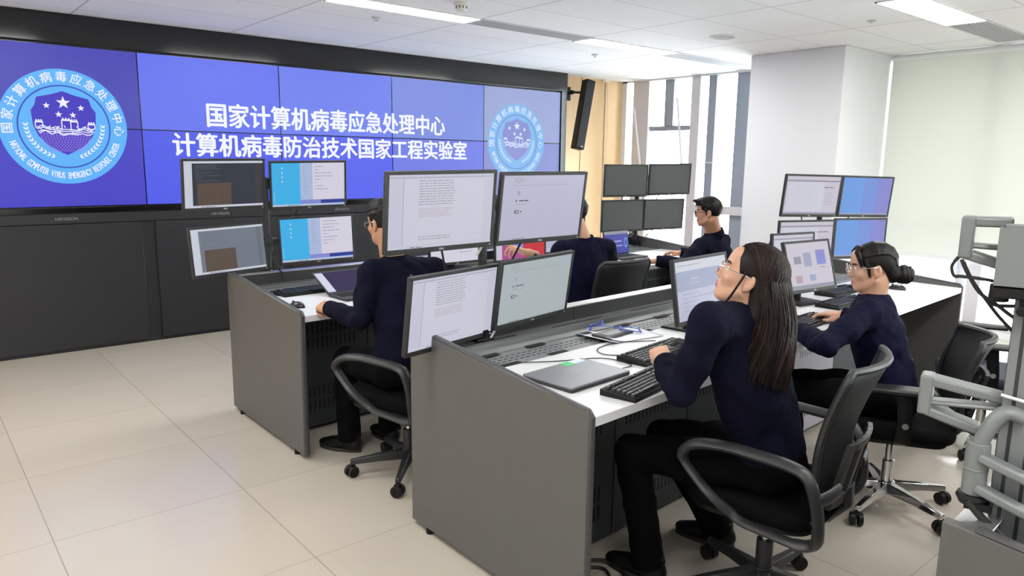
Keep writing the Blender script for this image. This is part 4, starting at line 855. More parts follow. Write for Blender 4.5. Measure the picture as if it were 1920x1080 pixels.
dup(CA, (3.62, 3.42, 0), R(88 - 90), 'dark mesh office chair behind the man in the middle, back visible over the rail')
dup(CA, (5.22, 3.40, 0), R(118 - 90), 'dark office chair under the man in glasses at the far right')
chair_b('office chair with chrome star base under the woman with a hair bun', (3.475, 1.35), 121, M_fab, 6)
chair_b('empty office chair with navy seat and flat arms, by the right desk end', (4.68, 1.34), 112, M_fnav, 20)
# plain pale round post at the desk end
b = MB(); b.cyl((7.35, 2.40, 0.0), (7.35, 2.40, 0.82), 0.045, n=20); b.lathe([(0.12, 0), (0.12, 0.012), (0.05, 0.02)], (7.35, 2.40, 0), n=24)
tag(b.build('pale_post', mat('post_pale', srgb(214, 220, 232), 0.35)), 'pale round post standing by the bright glazing at the right', 'post')
# ------------------------------------------------------------------ smooth bodies: signed distance fields and surface nets
def nrm(v): v = np.asarray(v, float); return v / np.linalg.norm(v)
class SDF:
    def __init__(s, lo, hi, h):
        s.lo = np.array(lo, float); s.h = h; s.n = np.ceil((np.array(hi, float) - s.lo) / h).astype(int) + 1
        s.g = np.full(s.n, 1.0, np.float32)
    def blk(s, lo, hi):
        a = np.clip(np.floor((np.array(lo) - s.lo) / s.h).astype(int), 0, s.n); e = np.clip(np.ceil((np.array(hi) - s.lo) / s.h).astype(int) + 1, 0, s.n)
        sl = tuple(slice(i, j) for i, j in zip(a, e)); ax = [s.lo[k] + s.h * np.arange(a[k], e[k]) for k in range(3)]
        return sl, np.meshgrid(*ax, indexing='ij')
    def comb(s, sl, d, k, op):
        g = s.g[sl]
        if op == 'add':
            if k <= 0: s.g[sl] = np.minimum(g, d)
            else:
                hh = np.clip(0.5 + 0.5 * (d - g) / k, 0, 1); s.g[sl] = d * (1 - hh) + g * hh - k * hh * (1 - hh)
        elif op == 'sub':
            dd = -d
            if k <= 0: s.g[sl] = np.maximum(g, dd)
            else:
                hh = np.clip(0.5 + 0.5 * (dd - g) / k, 0, 1); s.g[sl] = g * (1 - hh) + dd * hh + k * hh * (1 - hh)
    def cap(s, a, b_, ra, rb=None, k=0.01, op='add'):
        a, b_ = np.array(a, float), np.array(b_, float); rb = ra if rb is None else rb; m = max(ra, rb) + max(k, 0.01) + 3 * s.h
        sl, (X, Y, Z) = s.blk(np.minimum(a, b_) - m, np.maximum(a, b_) + m)
        if X.size == 0: return
        d = b_ - a; L = max(d @ d, 1e-12); t = np.clip(((X - a[0]) * d[0] + (Y - a[1]) * d[1] + (Z - a[2]) * d[2]) / L, 0, 1)
        q = np.sqrt((X - a[0] - t * d[0]) ** 2 + (Y - a[1] - t * d[1]) ** 2 + (Z - a[2] - t * d[2]) ** 2) - (ra + (rb - ra) * t)
        s.comb(sl, q, k, op)
    def chain(s, pts, rs, k=0.01, op='add'):
        for i in range(len(pts) - 1): s.cap(pts[i], pts[i + 1], rs[i], rs[i + 1], k, op)
    def ell(s, c, r, M=None, k=0.01, op='add'):
        c, r = np.array(c, float), np.array(r, float); m = r.max() + max(k, 0.01) + 3 * s.h
        sl, (X, Y, Z) = s.blk(c - m, c + m)
        if X.size == 0: return
        P = np.stack([X - c[0], Y - c[1], Z - c[2]], -1)
        if M is not None: P = P @ np.asarray(M, float)       # columns of M = local axes
        k0 = np.sqrt(((P / r) ** 2).sum(-1)); k1 = np.sqrt(((P / r ** 2) ** 2).sum(-1)) + 1e-9
        s.comb(sl, k0 * (k0 - 1) / k1, k, op)
    def cut(s, p, n, rad, k=0.0):
        # remove what lies on the +n side of the plane, within rad of p
        p, n = np.array(p, float), nrm(n); sl, (X, Y, Z) = s.blk(p - rad, p + rad)
        if X.size == 0: return
        d = (X - p[0]) * n[0] + (Y - p[1]) * n[1] + (Z - p[2]) * n[2]
        inside = (X - p[0]) ** 2 + (Y - p[1]) ** 2 + (Z - p[2]) ** 2 < rad ** 2
        g = s.g[sl]; s.g[sl] = np.where(inside, np.maximum(g, d), g)
    def field(s, fn, op='add', k=0.0):
        X, Y, Z = np.meshgrid(*[s.lo[i] + s.h * np.arange(s.n[i]) for i in range(3)], indexing='ij'); s.comb((slice(None),) * 3, fn(X, Y, Z).astype(np.float32), k, op)
    def wrinkle(s, amp, freq, seed, near=0.05):
        idx = np.argwhere(np.abs(s.g) < near); P = s.lo + s.h * idx; q = np.random.RandomState(seed); o = np.zeros(len(P))
        for i in range(7):
            d = nrm(q.normal(size=3)); f = freq * q.uniform(0.6, 1.7); e = nrm(q.normal(size=3)); o += np.sin(P @ d * f + 1.6 * np.sin(P @ e * f * 0.55 + q.uniform(0, 6)) + q.uniform(0, 6))
        s.g[tuple(idx.T)] += (amp * o / 2.6).astype(np.float32)
    def mesh(s, smooth=1):
        g = s.g; S_ = g < 0; n = s.n
        # active cells
        A = S_[:-1, :-1, :-1]; any_ = A.copy(); all_ = A.copy()
        for dx in (0, 1):
            for dy in (0, 1):
                for dz in (0, 1):
                    q = S_[dx:n[0] - 1 + dx, dy:n[1] - 1 + dy, dz:n[2] - 1 + dz]; any_ |= q; all_ &= q
        act = any_ & ~all_; cells = np.argwhere(act); ids = -np.ones(act.shape, np.int64); ids[act] = np.arange(len(cells))
        acc = np.zeros((len(cells), 3)); cnt = np.zeros(len(cells))
        for ax in range(3):
            o = [i for i in range(3) if i != ax]
            for a in (0, 1):
                for b_ in (0, 1):
                    c0 = cells.copy(); c0[:, o[0]] += a; c0[:, o[1]] += b_; c1 = c0.copy(); c1[:, ax] += 1
                    g0 = g[tuple(c0.T)]; g1 = g[tuple(c1.T)]; x = (g0 < 0) != (g1 < 0); t = np.where(x, g0 / (g0 - g1 + 1e-12), 0)
                    p = (c0 - 0).astype(float); p[:, ax] += t; acc[x] += p[x]; cnt[x] += 1
        V = acc / np.maximum(cnt, 1)[:, None]; F = []
        for ax in range(3):
            o = [i for i in range(3) if i != ax]; s0 = [slice(None)] * 3; s1 = [slice(None)] * 3; s0[ax] = slice(0, -1); s1[ax] = slice(1, None)
            E = np.argwhere(S_[tuple(s0)] != S_[tuple(s1)]); E = E[(E[:, o[0]] > 0) & (E[:, o[1]] > 0) & (E[:, o[0]] < n[o[0]] - 1) & (E[:, o[1]] < n[o[1]] - 1)]
            if len(E) == 0: continue
            def cid(da, db): c = E.copy(); c[:, o[0]] += da; c[:, o[1]] += db; return ids[tuple(c.T)]
            q = np.stack([cid(-1, -1), cid(0, -1), cid(0, 0), cid(-1, 0)], 1); ins = S_[tuple(E.T)]; flip = ins if ax != 1 else ~ins
            q = np.where(flip[:, None], q, q[:, ::-1]); F.append(q)
        F = np.concatenate(F); F = F[(F >= 0).all(1)]
        for _ in range(smooth):
            sm = np.zeros_like(V); c = np.zeros(len(V))
            for i in range(4): a, b_ = F[:, i], F[:, (i + 1) % 4]; np.add.at(sm, a, V[b_]); np.add.at(c, a, 1); np.add.at(sm, b_, V[a]); np.add.at(c, b_, 1)
            V = V * 0.5 + 0.5 * sm / np.maximum(c, 1)[:, None]
        return s.lo + V * s.h, F
def mesh_obj(name, parts, mats, parent):
    # parts: list of (V, F, material index array or int), world coordinates
    me = bpy.data.meshes.new(name); inv = np.array(wm(parent).inverted()); VV, FF, MM, n = [], [], [], 0
    for V, Fq, mi in parts:
        VV.append(V @ inv[:3, :3].T + inv[:3, 3]); FF.append(np.asarray(Fq) + n); MM.append(np.full(len(Fq), mi) if np.isscalar(mi) else mi); n += len(V)
    VV = np.concatenate(VV); FF = np.concatenate(FF); MM = np.concatenate(MM)
    me.vertices.add(len(VV)); me.vertices.foreach_set('co', VV.astype(np.float32).ravel()); me.loops.add(FF.size); me.loops.foreach_set('vertex_index', FF.astype(np.int32).ravel())
    me.polygons.add(len(FF)); me.polygons.foreach_set('loop_start', np.arange(0, FF.size, 4, dtype=np.int32)); me.polygons.foreach_set('loop_total', np.full(len(FF), 4, np.int32))
    for q in (mats if isinstance(mats, (list, tuple)) else [mats]): me.materials.append(q)
    me.polygons.foreach_set('material_index', MM.astype(np.int32)); me.polygons.foreach_set('use_smooth', np.ones(len(FF), bool)); me.update(calc_edges=True); me.validate()
    bm = bmesh.new(); bm.from_mesh(me); bmesh.ops.recalc_face_normals(bm, faces=bm.faces); bm.to_mesh(me); bm.free()
    o = bpy.data.objects.new(name, me); COL.objects.link(o); o.parent = parent; WMX[o.name] = wm(parent); return o
def head_frame(az, el, roll=0.0):
    a, e = R(az), R(el); f = np.array([math.cos(a) * math.cos(e), math.sin(a) * math.cos(e), math.sin(e)]); r = np.array([math.sin(a), -math.cos(a), 0.0]); u = np.cross(r, f)
    o = R(roll); return np.stack([r * math.cos(o) + u * math.sin(o), f, u * math.cos(o) - r * math.sin(o)], 1)     # columns: right, forward, up

def head_mesh(neck_local, female=True, sc=1.0, fat=1.0):
    s = SDF((-0.12, -0.16, -0.27), (0.12, 0.15, 0.15), 0.0034)
    s.ell((0, -0.014, 0.036), (0.073, 0.093, 0.082), k=0.02)
    s.ell((0, 0.026, -0.028), (0.060 * fat, 0.064, 0.080), k=0.03)
    jw = 0.042 * fat if female else 0.048 * fat
    s.ell((0, 0.034, -0.078), (jw, 0.046, 0.030), k=0.03)
    for sx in (-1, 1): s.cap((sx * 0.056 * fat, 0.0, -0.055), (sx * 0.020, 0.062, -0.094), 0.014 * fat, 0.013, k=0.025)
    s.ell((0, 0.071, -0.093), (0.016, 0.013, 0.013), k=0.02)
    for sx in (-1, 1): s.ell((sx * 0.040, 0.062, -0.022), (0.022, 0.020, 0.020), k=0.025)
    s.cap((-0.036, 0.078, 0.030), (0.036, 0.078, 0.030), 0.010, k=0.025)
    s.ell((0, 0.066, 0.062), (0.050, 0.024, 0.032), k=0.03)
    for sx in (-1, 1): s.ell((sx * 0.031, 0.097, 0.006), (0.019, 0.015, 0.012), k=0.012, op='sub')
    s.cap((0, 0.086, 0.014), (0, 0.101, -0.022), 0.007, 0.009, k=0.012)
    s.ell((0, 0.103, -0.028), (0.011, 0.011, 0.009), k=0.008)
    for sx in (-1, 1): s.ell((sx * 0.011, 0.095, -0.031), (0.008, 0.010, 0.007), k=0.006)
    s.ell((0, 0.082, -0.058), (0.026, 0.012, 0.018), k=0.012)
    s.cap((-0.019, 0.083, -0.056), (0, 0.092, -0.0535), 0.0045, 0.0055, k=0.005); s.cap((0.019, 0.083, -0.056), (0, 0.092, -0.0535), 0.0045, 0.0055, k=0.005)
    s.cap((-0.016, 0.082, -0.064), (0, 0.090, -0.067), 0.005, 0.0065, k=0.005); s.cap((0.016, 0.082, -0.064), (0, 0.090, -0.067), 0.005, 0.0065, k=0.005)
    s.cap((-0.020, 0.093, -0.0602), (0.020, 0.093, -0.0602), 0.0022, k=0.003, op='sub')
    nb = np.array(neck_local); nr = 0.050 if female else 0.058
    s.cap((0, -0.030, -0.050), nb, nr * 0.98, nr * 1.12, k=0.03); s.cap((0, -0.02, -0.075), nb + np.array([0, 0.02, 0.0]), nr * 0.9, nr, k=0.03)
    for sx in (-1, 1):
        a = R(18) * sx; M = np.array([[math.cos(a), -math.sin(a), 0], [math.sin(a), math.cos(a), 0], [0, 0, 1]])
        s.ell((sx * 0.076 * (0.5 + 0.5 * fat), -0.010, -0.006), (0.011, 0.019, 0.033), M, k=0.006); s.ell((sx * 0.084 * (0.5 + 0.5 * fat), -0.004, -0.002), (0.008, 0.010, 0.020), M, k=0.005, op='sub'); s.ell((sx * 0.074, -0.004, -0.034), (0.006, 0.009, 0.010), M, k=0.006)
    V, Fq = s.mesh(1); c = V[Fq].mean(1)
    lips = (np.abs(c[:, 0]) < 0.022) & (c[:, 1] > 0.078) & (c[:, 2] < -0.051) & (c[:, 2] > -0.0735) & (((c[:, 0] / 0.022) ** 2 + ((c[:, 2] + 0.0618) / 0.0115) ** 2) < 1)
    brow = np.zeros(len(c), bool)
    for sx in (-1, 1):
        x = c[:, 0] * sx; brow |= (x > 0.014) & (x < 0.050) & (np.abs(c[:, 2] - (0.027 + 0.10 * (x - 0.014) - 4.5 * np.maximum(0, x - 0.036) ** 2)) < 0.0040) & (c[:, 1] > 0.04)
    mi = np.where(lips, 1, np.where(brow, 2, 0))
    return V * sc, Fq, mi
def hand_mesh(thumb, curl, spread=0.06, thumb_in=0.3, stub=0.10, sc=1.0):
    # wrist at origin, fingers along +y, back of the hand +z; thumb on the +x side when thumb = 1
    s = SDF((-0.09, -stub - 0.05, -0.13), (0.10, 0.20, 0.06), 0.0026)
    xs = (0.028, 0.0095, -0.0095, -0.027); ys = (0.083, 0.087, 0.083, 0.074)
    s.cap((0, -stub, 0), (0, -0.01, 0), 0.029, 0.024, k=0.01); s.ell((0, -0.01, 0), (0.028, 0.03, 0.020), k=0.015)
    for x, y in zip(xs, ys): s.cap((x * 0.62, 0.004, -0.002), (x, y, 0), 0.0145, 0.0105, k=0.012)
    s.ell((0.0, 0.045, -0.007), (0.036, 0.044, 0.014), k=0.012); s.ell((0.024, 0.026, -0.013), (0.015, 0.030, 0.015), k=0.012); s.ell((-0.024, 0.03, -0.010), (0.012, 0.032, 0.013), k=0.012)
    Ls = ((0.042, 0.026, 0.021), (0.046, 0.029, 0.022), (0.043, 0.027, 0.021), (0.033, 0.021, 0.018))
    for i in range(4):
        p = np.array([xs[i], ys[i], 0.0]); a = 0.0; sp = spread * (1.5 - i); r = 0.0090 if i < 3 else 0.0080; cr_ = curl[i]
        for j in range(3):
            a += cr_[j]; d = np.array([math.sin(sp) * math.cos(a), math.cos(sp) * math.cos(a), -math.sin(a)]); q = p + d * Ls[i][j]
            s.cap(p, q, r, r * 0.90, k=0.0035); s.ell(q if j < 2 else p, (r * 1.02,) * 3, k=0.002); p = q; r *= 0.90
        nl = np.cross(d, [1, 0, 0]); s.ell(p + nl * -0.0035 * 0, (r * 0.9,) * 3, k=0.002)
    t = thumb_in; p0 = np.array([0.022, 0.014, -0.008]); p1 = np.array([0.044 - 0.012 * t, 0.044, -0.016 - 0.016 * t]); p2 = np.array([0.056 - 0.030 * t, 0.073, -0.020 - 0.030 * t]); p3 = np.array([0.060 - 0.050 * t, 0.098, -0.022 - 0.036 * t])
    s.cap(p0, p1, 0.0155, 0.0115, k=0.010); s.cap(p1, p2, 0.0112, 0.0100, k=0.004); s.cap(p2, p3, 0.0098, 0.0082, k=0.003)
    V, Fq = s.mesh(1)
    if thumb < 0: V = V * np.array([-1, 1, 1])
    return V * sc, Fq
def frame_from(y, z):
    y = nrm(y); z = np.array(z, float); z = nrm(z - y * (z @ y)); return np.stack([np.cross(y, z), y, z], 1)
# ------------------------------------------------------------------ people
def skin_mat(name, c):
    M = mat(name, c, 0.48, noise=0.06, nscale=60, bump=0.05, bscale=500); p = M.node_tree.nodes['Principled BSDF']
    p.inputs['Subsurface Weight'].default_value = 0.12; p.inputs['Subsurface Radius'].default_value = (0.01, 0.004, 0.002); p.inputs['Subsurface Scale'].default_value = 0.5
    return M
M_skin = skin_mat('skin_fair', srgb(204, 158, 132)); M_skin2 = skin_mat('skin_warm', srgb(190, 140, 110))
M_lips = mat('lips', srgb(176, 100, 94), 0.4); M_brow = mat('brow_hair', srgb(34, 26, 24), 0.7)
M_jack = mat('jacket_navy', (0.0042, 0.0048, 0.021), 0.85, spec=0.12, noise=0.10, nscale=40, bump=0.25, bscale=900)
M_jack2 = mat('jacket_dark_navy', (0.0036, 0.0040, 0.0150), 0.85, spec=0.12, noise=0.10, nscale=40, bump=0.25, bscale=900)
M_trou = mat('trousers_black', (0.0028, 0.0028, 0.0036), 0.9, spec=0.08, bump=0.2, bscale=900)
M_shoe = mat('shoe_black', (0.003, 0.003, 0.003), 0.45, spec=0.3); M_sole = mat('sole_dark', srgb(40, 38, 36), 0.7)
M_hairb = mat('hair_black', (0.005, 0.0042, 0.004), 0.5, spec=0.3, noise=0.35, nscale=30, stretch=(8, 8, 1))
M_hairr = mat('hair_brown', (0.012, 0.0075, 0.006), 0.5, spec=0.18, noise=0.35, nscale=25, stretch=(10, 10, 1))
M_hairr2 = mat('hair_auburn', (0.042, 0.015, 0.010), 0.45, spec=0.3)
M_gold = mat('glasses_metal', (0.75, 0.70, 0.66), 0.2, metal=1.0)
M_gdark = mat('glasses_dark', srgb(50, 26, 28), 0.3)
M_lens = bpy.data.materials.new('lens_clear'); M_lens.use_nodes = True
nt = M_lens.node_tree; nt.nodes.clear(); o_ = nt.nodes.new('ShaderNodeOutputMaterial'); mx_ = nt.nodes.new('ShaderNodeMixShader'); tr_ = nt.nodes.new('ShaderNodeBsdfTransparent'); gl_ = nt.nodes.new('ShaderNodeBsdfGlossy'); gl_.inputs['Roughness'].default_value = 0.02; mx_.inputs[0].default_value = 0.08
nt.links.new(tr_.outputs[0], mx_.inputs[1]); nt.links.new(gl_.outputs[0], mx_.inputs[2]); nt.links.new(mx_.outputs[0], o_.inputs[0])
A3 = lambda *p: np.array(p, float)
def unit_frame(up, right):
    u = nrm(up); r = nrm(np.asarray(right, float) - u * (np.asarray(right, float) @ u)); return np.stack([r, np.cross(u, r), u], 1)      # right, forward, up

def hair_short(H, hc, sc, top=1.0, quiff=0.0, M=M_hairb, seed=1):
    s = SDF((-0.13, -0.15, -0.13), (0.13, 0.16, 0.18), 0.0034)
    s.ell((0, -0.016, 0.040), (0.0815, 0.1015, 0.090 + 0.008 * top), k=0.0)
    s.ell((0, 0.030, 0.098), (0.062, 0.070, 0.030 + 0.012 * top), k=0.03)
    if quiff:
        s.ell((0, 0.078, 0.092), (0.054, 0.034, 0.022), k=0.02)
        q = random.Random(seed)
        for k in range(26):
            x = q.uniform(-0.05, 0.05); a = q.uniform(0.5, 1.2); p = A3(x, 0.07 + q.uniform(-0.02, 0.02), 0.092); s.cap(p, p + A3(x * 0.25, 0.045 * math.cos(a * 0.7), 0.030 * math.sin(a) - 0.004), 0.010, 0.004, k=0.006)
    q = random.Random(seed + 5)
    for k in range(150):     # tufts over the crown
        a, e = q.uniform(0, 2 * PI), q.uniform(0.15, 1.5); d = A3(math.cos(a) * math.sin(e), math.sin(a) * math.sin(e), math.cos(e)); p = A3(0, -0.012, 0.042) + d * A3(0.079, 0.099, 0.091)
        t = A3(0.012 * math.cos(a + 1.2), 0.024, -0.010) * q.uniform(0.6, 1.2); s.cap(p, p + t + d * 0.004, 0.0085, 0.004, k=0.006)
    def hl(X, Y, Z):         # keep above the hairline
        lo = np.where(Y < 0, 0.000 + 0.95 * Y, 0.000 + 0.55 * Y); lo = np.maximum(lo, -0.088); return lo - Z
    X, Y, Z = np.meshgrid(*[s.lo[i] + s.h * np.arange(s.n[i]) for i in range(3)], indexing='ij')
    front = np.where((Y > 0.055), 0.062 - Z - (0.03 if quiff else 0.01) * 0, -1.0) if not quiff else np.where(Y > 0.055, 0.060 - Z, -1.0)
    s.g = np.maximum(s.g, np.maximum(hl(X, Y, Z), front)).astype(np.float32)
    for sx in (-1, 1): s.cap((sx * 0.071, 0.016, 0.03), (sx * 0.073, 0.012, -0.012), 0.010, 0.006, k=0.01)
    V, Fq = s.mesh(1); return V * sc @ H.T + hc, Fq
def hair_bun(H, hc, sc, seed=3):
    s = SDF((-0.13, -0.23, -0.16), (0.13, 0.15, 0.16), 0.0036)
    s.ell((0, -0.018, 0.038), (0.0825, 0.102, 0.094), k=0.0)
    X, Y, Z = np.meshgrid(*[s.lo[i] + s.h * np.arange(s.n[i]) for i in range(3)], indexing='ij')
    lo = np.where(Y < -0.03, np.maximum(0.012 + 1.5 * (Y + 0.03), -0.078), np.maximum((Y - 0.030) / 0.50 - 0.02, 0.016 + 0.0 * Y))
    s.g = np.maximum(s.g, lo - Z).astype(np.float32)
    s.ell((0, -0.090, -0.035), (0.050, 0.040, 0.045), k=0.03)
    s.ell((0, -0.142, -0.040), (0.050, 0.047, 0.046), k=0.006)
    q = random.Random(seed)
    for k in range(46):      # coils of the bun
        a = q.uniform(0, 2 * PI); b0 = q.uniform(-1.1, 1.1); pts = []
        for j in range(6):
            e = a + j * 0.35; pts.append(A3(0.047 * math.cos(e), -0.142 + 0.046 * math.sin(b0), -0.040 + 0.044 * math.sin(e)) * 1.0)
        rr = math.cos(b0); pts = [A3(p[0] * rr, p[1], -0.040 + (p[2] + 0.040) * rr) for p in pts]; s.chain(pts, [0.005] * 6, k=0.004)
    for k in range(90):      # combed strands running back to the bun
        x = q.uniform(-1, 1); pts = []
        for j in range(7):
            t = j / 6; e = R(62 - 170 * t); w = 0.080 * x * math.cos((t - 0.35) * 1.6); pts.append(A3(w, -0.018 + 0.101 * math.sin(e) * math.sqrt(max(0.05, 1 - (w / 0.085) ** 2)), 0.036 + 0.094 * math.cos(e) * math.sqrt(max(0.05, 1 - (w / 0.085) ** 2))))
        s.chain(pts, [0.0030] * 7, k=0.004)
    for sx in (-1, 1):       # fine fringe and side locks lying on the skin
        for k in range(7):
            u = k / 6; s.chain([A3(sx * (0.006 + 0.02 * u), 0.066 - 0.012 * u, 0.112), A3(sx * (0.036 + 0.016 * u), 0.080 - 0.012 * u, 0.086), A3(sx * (0.055 + 0.010 * u), 0.073 - 0.016 * u, 0.052), A3(sx * (0.063 + 0.006 * u), 0.064 - 0.016 * u, 0.020 - 0.012 * (k % 3))], [0.0045, 0.0045, 0.0032, 0.0012], k=0.004)
        for k in range(6):
            u = k / 5; s.chain([A3(sx * 0.066, 0.046 - 0.014 * u, 0.05), A3(sx * 0.072, 0.036 - 0.014 * u, 0.015), A3(sx * 0.070, 0.032 - 0.012 * u, -0.012), A3(sx * 0.068, 0.030 - 0.014 * u, -0.030 - 0.012 * (k % 3))], [0.0045, 0.0032, 0.0022, 0.001], k=0.003)
    for k in range(5): s.chain([A3(0.02 * (k - 2) / 2, -0.165, -0.015), A3(0.03 * (k - 2) / 2, -0.182 - 0.004 * k, 0.016)], [0.003, 0.0012], k=0.002)
    V, Fq = s.mesh(1); return V * sc @ H.T + hc, Fq
def hair_long(H, hc, sc, back, down, seed=5):
    # cap in head space, then a heavy fall of hair down the back in world space
    s = SDF((-0.13, -0.16, -0.13), (0.13, 0.15, 0.16), 0.0036)
    s.ell((0, -0.018, 0.040), (0.085, 0.104, 0.092), k=0.0)
    X, Y, Z = np.meshgrid(*[s.lo[i] + s.h * np.arange(s.n[i]) for i in range(3)], indexing='ij')
    lo = np.where(Y < -0.035, -0.12, np.maximum((Y - 0.024) / 0.42 - 0.02, 0.010 + 0.0 * Y))
    s.g = np.maximum(s.g, lo - Z).astype(np.float32)
    V, Fq = s.mesh(1); parts = [(V * sc @ H.T + hc, Fq, 0)]
    q = random.Random(seed); right = H[:, 0]; hz = nrm(A3(right[0], right[1], 0)); bk = nrm(np.asarray(back, float)); vs, fs, mi = [], [], []
    def strand(pts, r0, m):
        n0 = len(vs); K = len(pts)
        for j, p in enumerate(pts):
            t = pts[min(j + 1, K - 1)] - pts[max(j - 1, 0)]; t = nrm(t); e1 = nrm(np.cross(t, bk + 0.01)); e2 = np.cross(t, e1); r = r0 * (1.0 if j < K - 3 else (K - j) / 3.5)
            for a in range(4): vs.append(p + (e1 * math.cos(a * PI / 2) + e2 * math.sin(a * PI / 2)) * r)
        for j in range(K - 1):
            for a in range(4): fs.append((n0 + j * 4 + a, n0 + j * 4 + (a + 1) % 4, n0 + (j + 1) * 4 + (a + 1) % 4, n0 + (j + 1) * 4 + a)); mi.append(m)
    for k in range(2600):
        sd_ = 1 if q.random() < 0.5 else -1; lay = q.random(); pts = []; rad = 1.0 + 0.035 * lay
        if k % 2:        # from the parting, over the side and behind the ear
            y0 = q.uniform(-0.060, 0.072); ye = min(y0, -0.040) - q.uniform(0.0, 0.025); ye = max(ye, -0.078); x = sd_ * (1.0 - 0.35 * (-ye - 0.04) / 0.038)
            for j in range(8):
                t = j / 7; ph = sd_ * R(106) * (0.03 + 0.97 * t); yy = y0 + (ye - y0) * t ** 1.25; g = math.sqrt(max(0.02, 1 - ((yy + 0.018) / 0.106) ** 2))
                pts.append(H @ (A3(0.087 * rad * g * math.sin(ph), yy, 0.040 + 0.095 * rad * g * math.cos(ph)) * sc) + hc)
        else:            # over the crown and down the back of the head
            w0 = q.uniform(-0.078, 0.078); x = w0 / 0.078 * 0.72; e0 = R(q.uniform(-10, 50))
            for j in range(8):
                t = j / 7; e = e0 + (R(-84 - 14 * abs(w0) / 0.078) - e0) * t; w = w0 * (0.35 + 0.65 * min(1.0, t * 1.6)); g = math.sqrt(max(0.05, 1 - (w / 0.089) ** 2))
                pts.append(H @ (A3(w, -0.018 + 0.106 * rad * math.sin(e) * g, 0.040 + 0.095 * rad * math.cos(e) * g) * sc) + hc)
        p = pts[-1]; L = down * (0.78 + 0.22 * q.random()) * (1.0 - 0.14 * abs(x))
        th = x * 1.65 + q.gauss(0, 0.10) + 0.25 * sd_ * q.random(); rr = 0.098 + 0.026 * lay; tgt = hc + hz * (math.sin(th) * rr * 1.08) + bk * (0.026 + math.cos(th) * rr); tgt[2] = hc[2] - L
        sway = q.uniform(-0.010, 0.010)
        for j in range(1, 9):
            t = j / 8; pp = p * (1 - t) + tgt * t; pp = pp + bk * 0.026 * math.sin(PI * t) + hz * (sway * math.sin(PI * t * 1.5) + 0.003 * math.sin(9 * t + x * 20)); pts.append(pp)
        strand(pts, q.uniform(0.0018, 0.0034), 1 if q.random() < 0.16 + 0.30 * max(0, x) else 0)
    parts.append((np.array(vs), np.array(fs), np.array(mi)))
    # solid underlayer so no light shows through the fall
    b0 = hc + bk * 0.05; lo_ = np.minimum(hc, hc) - 0.32; lo_[2] = hc[2] - down - 0.05
    s2 = SDF(lo_, hc + 0.26, 0.008)
    for th in (-1.5, -1.1, -0.7, -0.35, 0.0, 0.35, 0.7, 1.1, 1.5): dd = hz * math.sin(th) + bk * math.cos(th); s2.chain([H @ (A3(0.050 * math.sin(th), -0.035 - 0.052 * math.cos(th), 0.02) * sc) + hc, hc + dd * 0.060 + bk * 0.022 - A3(0, 0, 0.12), hc + dd * 0.066 + bk * 0.024 - A3(0, 0, down * 0.78)], [0.030, 0.024, 0.008], k=0.03)
    V, Fq = s2.mesh(1); parts.append((V, Fq, 0)); return parts
def glasses(parent, H, hc, sc, m, round_=True, r=0.0008, big=1.0):
    P = lambda x, y, z: Vector(H @ (A3(x, y, z) * sc) + hc)
    b = MB(); lens = MB()
    for sx in (-1, 1):
        ring = []; N = 28
        for k in range(N):
            a = 2 * PI * k / N; cx, cz = math.cos(a), math.sin(a); ex = 0.023 * big; ez = (0.022 if round_ else 0.0165) * big
            if not round_: cx = math.copysign(abs(cx) ** 0.7, cx); cz = math.copysign(abs(cz) ** 0.7, cz)
            ring.append(P(sx * 0.032 + ex * cx, 0.108 - 0.10 * abs(ex * cx * sx + 0.004 * sx) * 0.3, 0.002 + ez * cz))
        b.tube(ring, r * 1.6, n=6, closed=True)
        c = sum(ring, Vector()) / N; lens.add(ring + [c], [(k, (k + 1) % N, N) for k in range(N)])
        b.tube([P(sx * 0.056 * (big * 0.5 + 0.5), 0.103, 0.008), P(sx * 0.070, 0.085, 0.010), P(sx * 0.079, 0.03, 0.010), P(sx * 0.080, -0.01, 0.012), P(sx * 0.078, -0.030, -0.01)], r * 1.7, n=6)
    b.tube([P(-0.010, 0.108, 0.006), P(0, 0.111, 0.010), P(0.010, 0.108, 0.006)], r * 1.5, n=6)
    g = b.build('glasses', m, parent); lens.build('lens', M_lens, g, fix=False)
def eyes(parent, H, hc, sc):
    for sx in (-1, 1):
        b = MB(); rot = Matrix(H.tolist()); c = Vector(H @ (A3(sx * 0.0305, 0.0755, 0.004) * sc) + hc); rr = 0.0125 * sc
        b.ball(c, rr, n=16, m=0); e = [Vector(H @ nrm(A3(math.cos(t) * 0.40, 1.0, math.sin(t) * 0.40))) * rr * 1.03 for t in [2 * PI * k / 14 for k in range(14)]]
        b.add([c + v for v in e] + [c + Vector(H @ A3(0, 1, 0)) * rr * 1.07], [(k, (k + 1) % 14, 14) for k in range(14)], 1)
        b.build('eye', [mat('eye_white', (0.75, 0.74, 0.72), 0.25), mat('iris_dark', (0.02, 0.012, 0.01), 0.15)], parent, fix=False)

